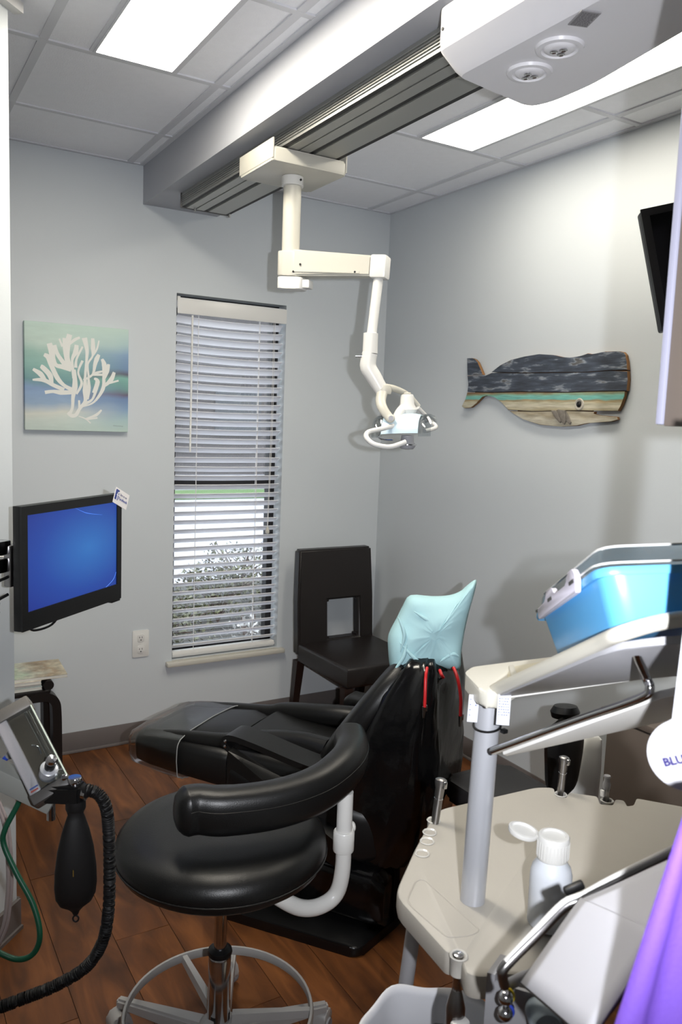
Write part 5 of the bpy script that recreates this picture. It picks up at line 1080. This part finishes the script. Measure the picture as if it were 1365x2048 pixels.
mesh_obj('side_strip', box(B(), (-w2-.001,-l2_,-.008),(-w2+.024,l2_,.012), gf, bev=.003), mat('white_scale_strip', (206,198,200), .3, noise=.04, nscale=14), t)
mesh_obj('clear_front', box(B(), (-w2,-l2_+.001,.012),(w2,l2_-.001,.0145), gf), LID, t)
for x_ in (.024,.034): mesh_obj('flow_tube', tube(B(), [gf(x_,-l2_+.006,.003), gf(x_,l2_-.004,.003)], .0042, 10), LID, t)
mesh_obj('glass_edge', tube(B(), [gf(w2,-l2_,.013), gf(w2,l2_,.013)], .0018, 8), mat('bright_glass_edge', (214,222,206), .15, noise=.02, nscale=10), t)
mesh_obj('red_mark', box(B(), (-w2+.004,-l2_+.006,.012),(-w2+.020,-l2_+.009,.0125), gf), mat('red_mark', (170,70,60), .5, noise=.05, nscale=10), t)
mesh_obj('blue_mark', box(B(), (-w2+.004,-l2_+.012,.012),(-w2+.022,-l2_+.015,.0125), gf), mat('blue_mark', (60,84,150), .5, noise=.05, nscale=10), t)
mesh_obj('dial_arc', tube(B(), [gf(.004,.012,-.003),gf(.014,.002,-.003),gf(.013,-.016,-.003)], .0022, 8, smooth=5), CHROME, t)
kz_ = (gf.z+V((0.40677, -0.14097, 0.76136))).normalized(); kx_ = gf.y.cross(kz_).normalized(); kf_ = Fr(gf(.008,-.062,.002), kx_, kz_.cross(kx_), kz_)
kb = mesh_obj('control_knob', lathe(B(), [(.005,-.004),(.019,-.003),(.019,.020),(.016,.022),(.005,.022)], kf_, 26), BRUSH, t)
mesh_obj('knob_neck', lathe(B(), [(.004,.021),(.0105,.022),(.0115,.030),(.0105,.044),(.004,.045)], kf_, 22), BLACKP, kb)
mesh_obj('knob_cap', lathe(B(), [(.004,.044),(.0115,.0445),(.0125,.049),(.010,.054),(.003,.056)], kf_, 22), CHROME, kb)
f2 = Fr(gf(.034,-l2_-.003,.012), gf.x, gf.y, gf.z); mesh_obj('lower_screw', lathe(B(), [(.003,0),(.0065,.001),(.007,.006),(.004,.009),(.001,.009)], f2, 16), CHROME, t)
# carrying arm back to the angled wall
a0_ = V((-2.253, -2.161, 0.834)); a1_ = V((-2.339, -2.114, 0.882)); ad = (a0_-a1_).normalized(); af = frame_from(a1_, ad, (0,0,1)); al = (a0_-a1_).length
mesh_obj('support_arm', box(B(), (-.05,-.024,-.026),(al,.024,.020), af, bev=.004), mat('light_grey_arm', (140,142,138), .42, noise=.03, nscale=12), t)
mesh_obj('wall_link', tube(B(), [af(-.04,0,0), V((-2.50,-2.0,.80)), V((-2.62,-1.730,.80))], .020, 12), GREYP, t)
mesh_obj('stub', lathe(B(), [(.004,-.045),(.0095,-.045),(.0095,.02),(.004,.02)], Fr(V((-2.26, -2.146, 0.829))), 18), CHROME, t)
b0_ = V((-2.28, -2.197, 0.881)); b1_ = V((-2.215, -2.248, 0.882)); bd = (b1_-b0_).normalized(); bf_ = frame_from(b0_, bd, (0,0,1)); bl = (b1_-b0_).length
bm = hexa(B(), [bf_(0,-.022,-.024),bf_(bl,-.020,-.022),bf_(bl,.020,-.022),bf_(0,.022,-.024),bf_(0,-.022,.012),bf_(bl,-.020,.018),bf_(bl,.020,.018),bf_(0,.022,.012)]); bmesh.ops.bevel(bm, geom=bm.edges[:], offset=.005, segments=2, affect='EDGES')
mesh_obj('tee_block', bm, BLACKP, t)
mesh_obj('relief_cap', lathe(B(), [(.006,.012),(.0115,.014),(.0115,.020),(.014,.021),(.0145,.030),(.013,.032),(.004,.0325)], Fr(bf_(bl*.78,0,0)), 24), CHROME, t)
# breathing bag
q = bf_(bl*.80,0,-.024)
tb_ = thing('breathing_bag', 'black rubber breathing bag hanging under the flowmeter at left', 'breathing bag', q-V((0,0,.27)))
mesh_obj('bag', lathe(B(), [(.006,.004),(.0185,.004),(.0185,-.018),(.0165,-.026),(.020,-.036),(.029,-.065),(.038,-.105),(.0435,-.150),(.0445,-.185),(.042,-.210),(.034,-.226),(.018,-.237),(.009,-.246),(.005,-.255),(.002,-.257)], Fr(q), 30, sy=.62), RUBBER, tb_)
mesh_obj('bag_neck', lathe(B(), [(.012,.006),(.0205,.006),(.0210,-.012),(.0195,-.016),(.012,-.016)], Fr(q), 26), RUBBER, tb_)
lc = q+V((0,0,-.264)); e_ = V((0.85831, -0.51175, 0.03773)); mesh_obj('loop', tube(B(), [lc+e_*(math.cos(a)*.0062)+V((0,0,math.sin(a)*.0070)) for a in [2*math.pi*i/18 for i in range(18)]], .0019, 8, closed=True), RUBBER, tb_)
mesh_obj('gold_mark', box(B(), tuple(q+V((-.012,-.0285,-.150))), tuple(q+V((-.0105,-.0262,-.136)))), mat('gold_print', (120,96,40), .5, noise=.1, nscale=40), tb_)
# corrugated hose
th_ = thing('corrugated_hose', 'long black corrugated breathing hose curving down from the flowmeter to the lower left', 'hose', (-2.281, -2.233, 0.443))
pts = [V((-2.207, -2.258, 0.889)), V((-2.188, -2.27, 0.881)), V((-2.174, -2.277, 0.851)), V((-2.168, -2.276, 0.799)), V((-2.166, -2.277, 0.709)), V((-2.168, -2.277, 0.618)), V((-2.181, -2.278, 0.549)), V((-2.213, -2.267, 0.495)), V((-2.273, -2.247, 0.459)), V((-2.34, -2.222, 0.434)), V((-2.415, -2.193, 0.406)), V((-2.507, -2.155, 0.363))]
P = smooth_path(pts, 12)
dense = []
for a, b in zip(P, P[1:]):
    for k in range(8): dense.append(a+(b-a)*(k/6))
dense.append(P[-1]); acc = 0; rad = []
for i, q_ in enumerate(dense):
    if i: acc += (q_-dense[i-1]).length
    rad.append(.0116+.0019*math.sin(2*math.pi*acc/.0064))
mesh_obj('hose', tube(B(), dense, rad, 14), RUBBER, th_, 60)
mesh_obj('cuff', tube(B(), [bf_(bl,0,0), V((-2.205, -2.259, 0.889))], [.015,.0135], 18), RUBBER, th_)
mesh_obj('coupling', tube(B(), [bf_(bl+.001,0,0), bf_(bl+.009,0,-.001)], .0165, 20), CHROME, th_)
# thin supply hoses
GRN = mat('dark_green_hose', (14,74,52), .4, noise=.06, nscale=20); BLUH = mat('blue_hose', (40,70,170), .4, noise=.06, nscale=20); CLR = mat('smoky_clear_tube', (150,138,136), .25, noise=.05, nscale=20, coat=.4)
th_ = thing('green_hose', 'dark green supply hose looping below the flowmeter at the left edge', 'hose', (-2.303, -2.187, 0.513))
mesh_obj('hose', tube(B(), [V((-2.293, -2.086, 0.861)), V((-2.32, -2.079, 0.798)), V((-2.346, -2.081, 0.749)), V((-2.349, -2.084, 0.716)), V((-2.329, -2.115, 0.662)), V((-2.3, -2.153, 0.598)), V((-2.291, -2.179, 0.54)), V((-2.305, -2.176, 0.498)), V((-2.337, -2.158, 0.485)), V((-2.385, -2.126, 0.505)), V((-2.476, -2.034, 0.523))], .0062, 12, smooth=7), GRN, th_)
th_ = thing('blue_hose', 'bright blue supply hose behind the flowmeter at the left edge', 'hose', (-2.352, -2.06, 0.881))
mesh_obj('hose', tube(B(), [V((-2.33, -2.068, 0.917)), V((-2.346, -2.061, 0.899)), V((-2.356, -2.059, 0.87)), V((-2.39, -2.026, 0.792))], .0062, 12, smooth=6), BLUH, th_)
mesh_obj('fitting', tube(B(), [V((-2.323, -2.081, 0.935)), V((-2.334, -2.066, 0.912))], .0085, 14), GREYP, th_)
th_ = thing('clear_tube', 'pair of smoky clear tubes hanging at the left edge by the angled wall', 'tube', (-2.346, -2.066, 0.513))
for dx in (0,7): mesh_obj('tube', tube(B(), [V((-2.59678, -3.89443, 1.68569)) + (V((0.85831, -0.51175, 0.03773))*((x_+dx-682.5)/1600.83794) - V((0.02738, 0.11909, 0.99251))*((y_-1024)/1600.83794) + V((0.51241, 0.85084, -0.11623)))*(1.83+.004*dx) for x_, y_ in ((-30,1560),(-4,1615),(10,1660),(16,1740),(14,1800),(4,1860),(-30,1930))], .0042, 10, smooth=6), CLR, th_)
# ================================================================== RIGHT EDGE: WALL CABINET, TILTED SCREEN, PADDLE, PURPLE CLOTH
t = thing('wall_cabinet', 'taupe wall cabinet with a pale edge at the right of the frame', 'cabinet', (-1.3,-3.5,1.70))
c0 = V((-1.617, -3.132, 1.695)); c1 = V((-1.618, -3.143, 1.693))
yA, xA = c0.y, c0.x
mesh_obj('end_panel', box(B(), (xA,yA-.011,1.694),(-.95,yA,2.60), bev=.002), mat('pale_edge', (146,146,162), .4, noise=.01, nscale=8), t)
mesh_obj('door', box(B(), (xA+.004,yA-.55,1.692),(xA+.022,yA-.0115,2.598), bev=.0015), TAUPE, t)
mesh_obj('carcass', box(B(), (xA+.023,yA-.56,1.694),(-.95,yA-.0115,2.60)), TAUPE, t)
mesh_obj('hanging_rail', box(B(), (-.95,yA-.5,2.52),(-.001,yA-.02,2.60)), TAUPE, t)
t = thing('tilted_screen', 'black screen tilted down from the right wall behind the taupe cabinet', 'screen', (-0.687, -2.395, 2.151))
v0 = V((-0.722, -2.332, 2.29)); v1 = V((-0.685, -2.393, 2.003)); v2 = V((-0.705, -2.341, 2.302))
dn = (v1-v0).normalized(); side = V((.80,-.60,0)); side = (side-dn*side.dot(dn)).normalized(); nf = dn.cross(side)
if nf.dot(V((-0.85831, 0.51175, -0.03773))) < 0: nf = -nf
vf = Fr(v0, side, -dn, nf)
mesh_obj('casing', box(B(), (0,-.34,-.045),(.46,.0,-.002), vf, bev=.006), BLACKP, t)
mesh_obj('bezel', box(B(), (-.002,-.342,-.004),(.462,.002,.002), vf, bev=.002), mat('black_bezel2', (24,24,25), .4, noise=.1, nscale=20), t)
mesh_obj('glass', box(B(), (.02,-.32,.0015),(.44,-.02,.0026), vf), mat('off_screen', (9,9,10), .1, noise=.05, nscale=10), t)
mesh_obj('metal_corner', box(B(), (.010,.0008,-.02),(.05,.0032,-.004), vf), CHROME, t)
mesh_obj('arm', tube(B(), [vf(.23,-.17,-.045), vf(.23,-.15,-.10), V((-.01,-2.62,2.25))], .02, 12), BLACKP, t)
# base cabinet along the right wall
t = thing('base_cabinet', 'taupe base cabinet against the right wall behind the cart', 'cabinet', (-.28,-2.6,0))
mesh_obj('carcass', box(B(), (-.335,-3.6,.10),(-.001,-2.04,.675)), TAUPE, t)
mesh_obj('kickboard', box(B(), (-.30,-3.6,.0),(-.001,-2.06,.10)), DGREY, t)
mesh_obj('counter', box(B(), (-.355,-3.6,.675),(-.001,-2.02,.70), bev=.004), TAUPE, t)
for k in range(3):
    d_ = mesh_obj('door', box(B(), (-.353,-2.05-.5*(k+1)+.004,.115),(-.3355,-2.05-.5*k-.004,.668), bev=.002), TAUPE, t)
    mesh_obj('pull', tube(B(), [(-.365,-2.05-.5*k-.44,.52),(-.365,-2.05-.5*k-.44,.61)], .005, 8), BRUSH, d_)
# hanging paddle
q = V((-1.853, -3.39, 1.344)); fl_ = V((-2.48465, -3.95857, 1.71045)); ax = (V((-2.59678, -3.89443, 1.68569))-q); ax.z = 0; ax.normalize(); ex_ = V((0,0,1)).cross(ax)
pf = Fr(q, ex_, (0,0,1), ax)
t = thing('hanging_paddle', 'white round ended paddle with purple letters hanging at the right edge', 'paddle', q)
PADM = mat('white_card_plastic', (178,178,182), .45, noise=.01, nscale=8)
rr = .0395; poly = []
for k in range(41):
    a = math.radians(118-360*0+(-236)*0) if False else math.radians(115+ (310)*k/40); poly.append((math.cos(a)*rr, math.sin(a)*rr))
poly = [p_ for p_ in poly] + [(.024,.36),(-.008,.36)]
pm = mesh_obj('paddle_blade', prism(B(), poly, -.0025, .0, pf, bev=.0007, seg=1), PADM, t)
ra = math.radians(24); tf2 = Fr(pf(-.0205,-.0165,.0004), pf.x*math.cos(ra)+pf.y*math.sin(ra), pf.y*math.cos(ra)-pf.x*math.sin(ra), pf.z)
mesh_obj('lettering', text_bm('BLUE', .0125, tf2, bold=.0005), mat('purple_ink', (34,26,90), .6, noise=.03, nscale=20), pm)
mesh_obj('hang_hook', tube(B(), [pf(.008,.355,-.001), pf(.008,.375,-.010), pf(.05,.40,-.02), V((-1.60,-3.30,1.700))], .003, 8), CHROME, t)
# purple cloth
t = thing('purple_smock', 'bright purple cloth garment hanging in soft folds at the lower right edge', 'garment', (-2.065, -3.548, 1.233))
PUR = mat('purple_cloth', (118,82,190), .75, noise=.06, nscale=14, bump=.15, bscale=240)
bm = B(); rows = []
for i in range(17):
    v_ = i/16; e0 = V((-1.987, -3.491, 1.388)); e1 = V((-2.019, -3.486, 1.288)); e2 = V((-2.067, -3.489, 1.182)); e3 = V((-2.096, -3.497, 1.123))
    pth = smooth_path([e0,e1,e2,e3], 8); c_ = pth[int(v_*(len(pth)-1))]; row = []
    for j in range(19):
        u_ = j/18; w_ = .07+.15*v_
        fold = .010*math.sin(u_*13+v_*1.5)+.005*math.sin(u_*29-v_*3)
        row.append(bm.verts.new(c_ + V((0.85831, -0.51175, 0.03773))*(u_*w_) + V((-0.51241, -0.85084, 0.11623))*(fold*(.3+.7*v_) - .02*u_)))
    rows.append(row)
for a, b in zip(rows, rows[1:]):
    for j in range(18): face(bm, [a[j],a[j+1],b[j+1],b[j]])
o = mesh_obj('cloth', bm, PUR, t, 180); md = o.modifiers.new('thickness','SOLIDIFY'); md.thickness = .004; md.offset = -1

sp_ = V((-1.976, -3.486, 1.39))+V((0.04887, -0.00601, -0.00063)); 
mesh_obj('stand_pole', tube(B(), [(sp_.x,sp_.y,.02),(sp_.x,sp_.y,sp_.z-.02)], .011, 14), CHROME, t)
mesh_obj('stand_hook', tube(B(), [V((sp_.x,sp_.y,sp_.z-.03)), V((sp_.x,sp_.y,sp_.z-.03))+V((-0.03171, -0.00422, 0.00138))], .005, 10), CHROME, t)
mesh_obj('stand_base', lathe(B(), [(.02,0),(.13,0),(.135,.008),(.12,.018),(.02,.024)], Fr((sp_.x,sp_.y,0)), 28), BLACKP, t)
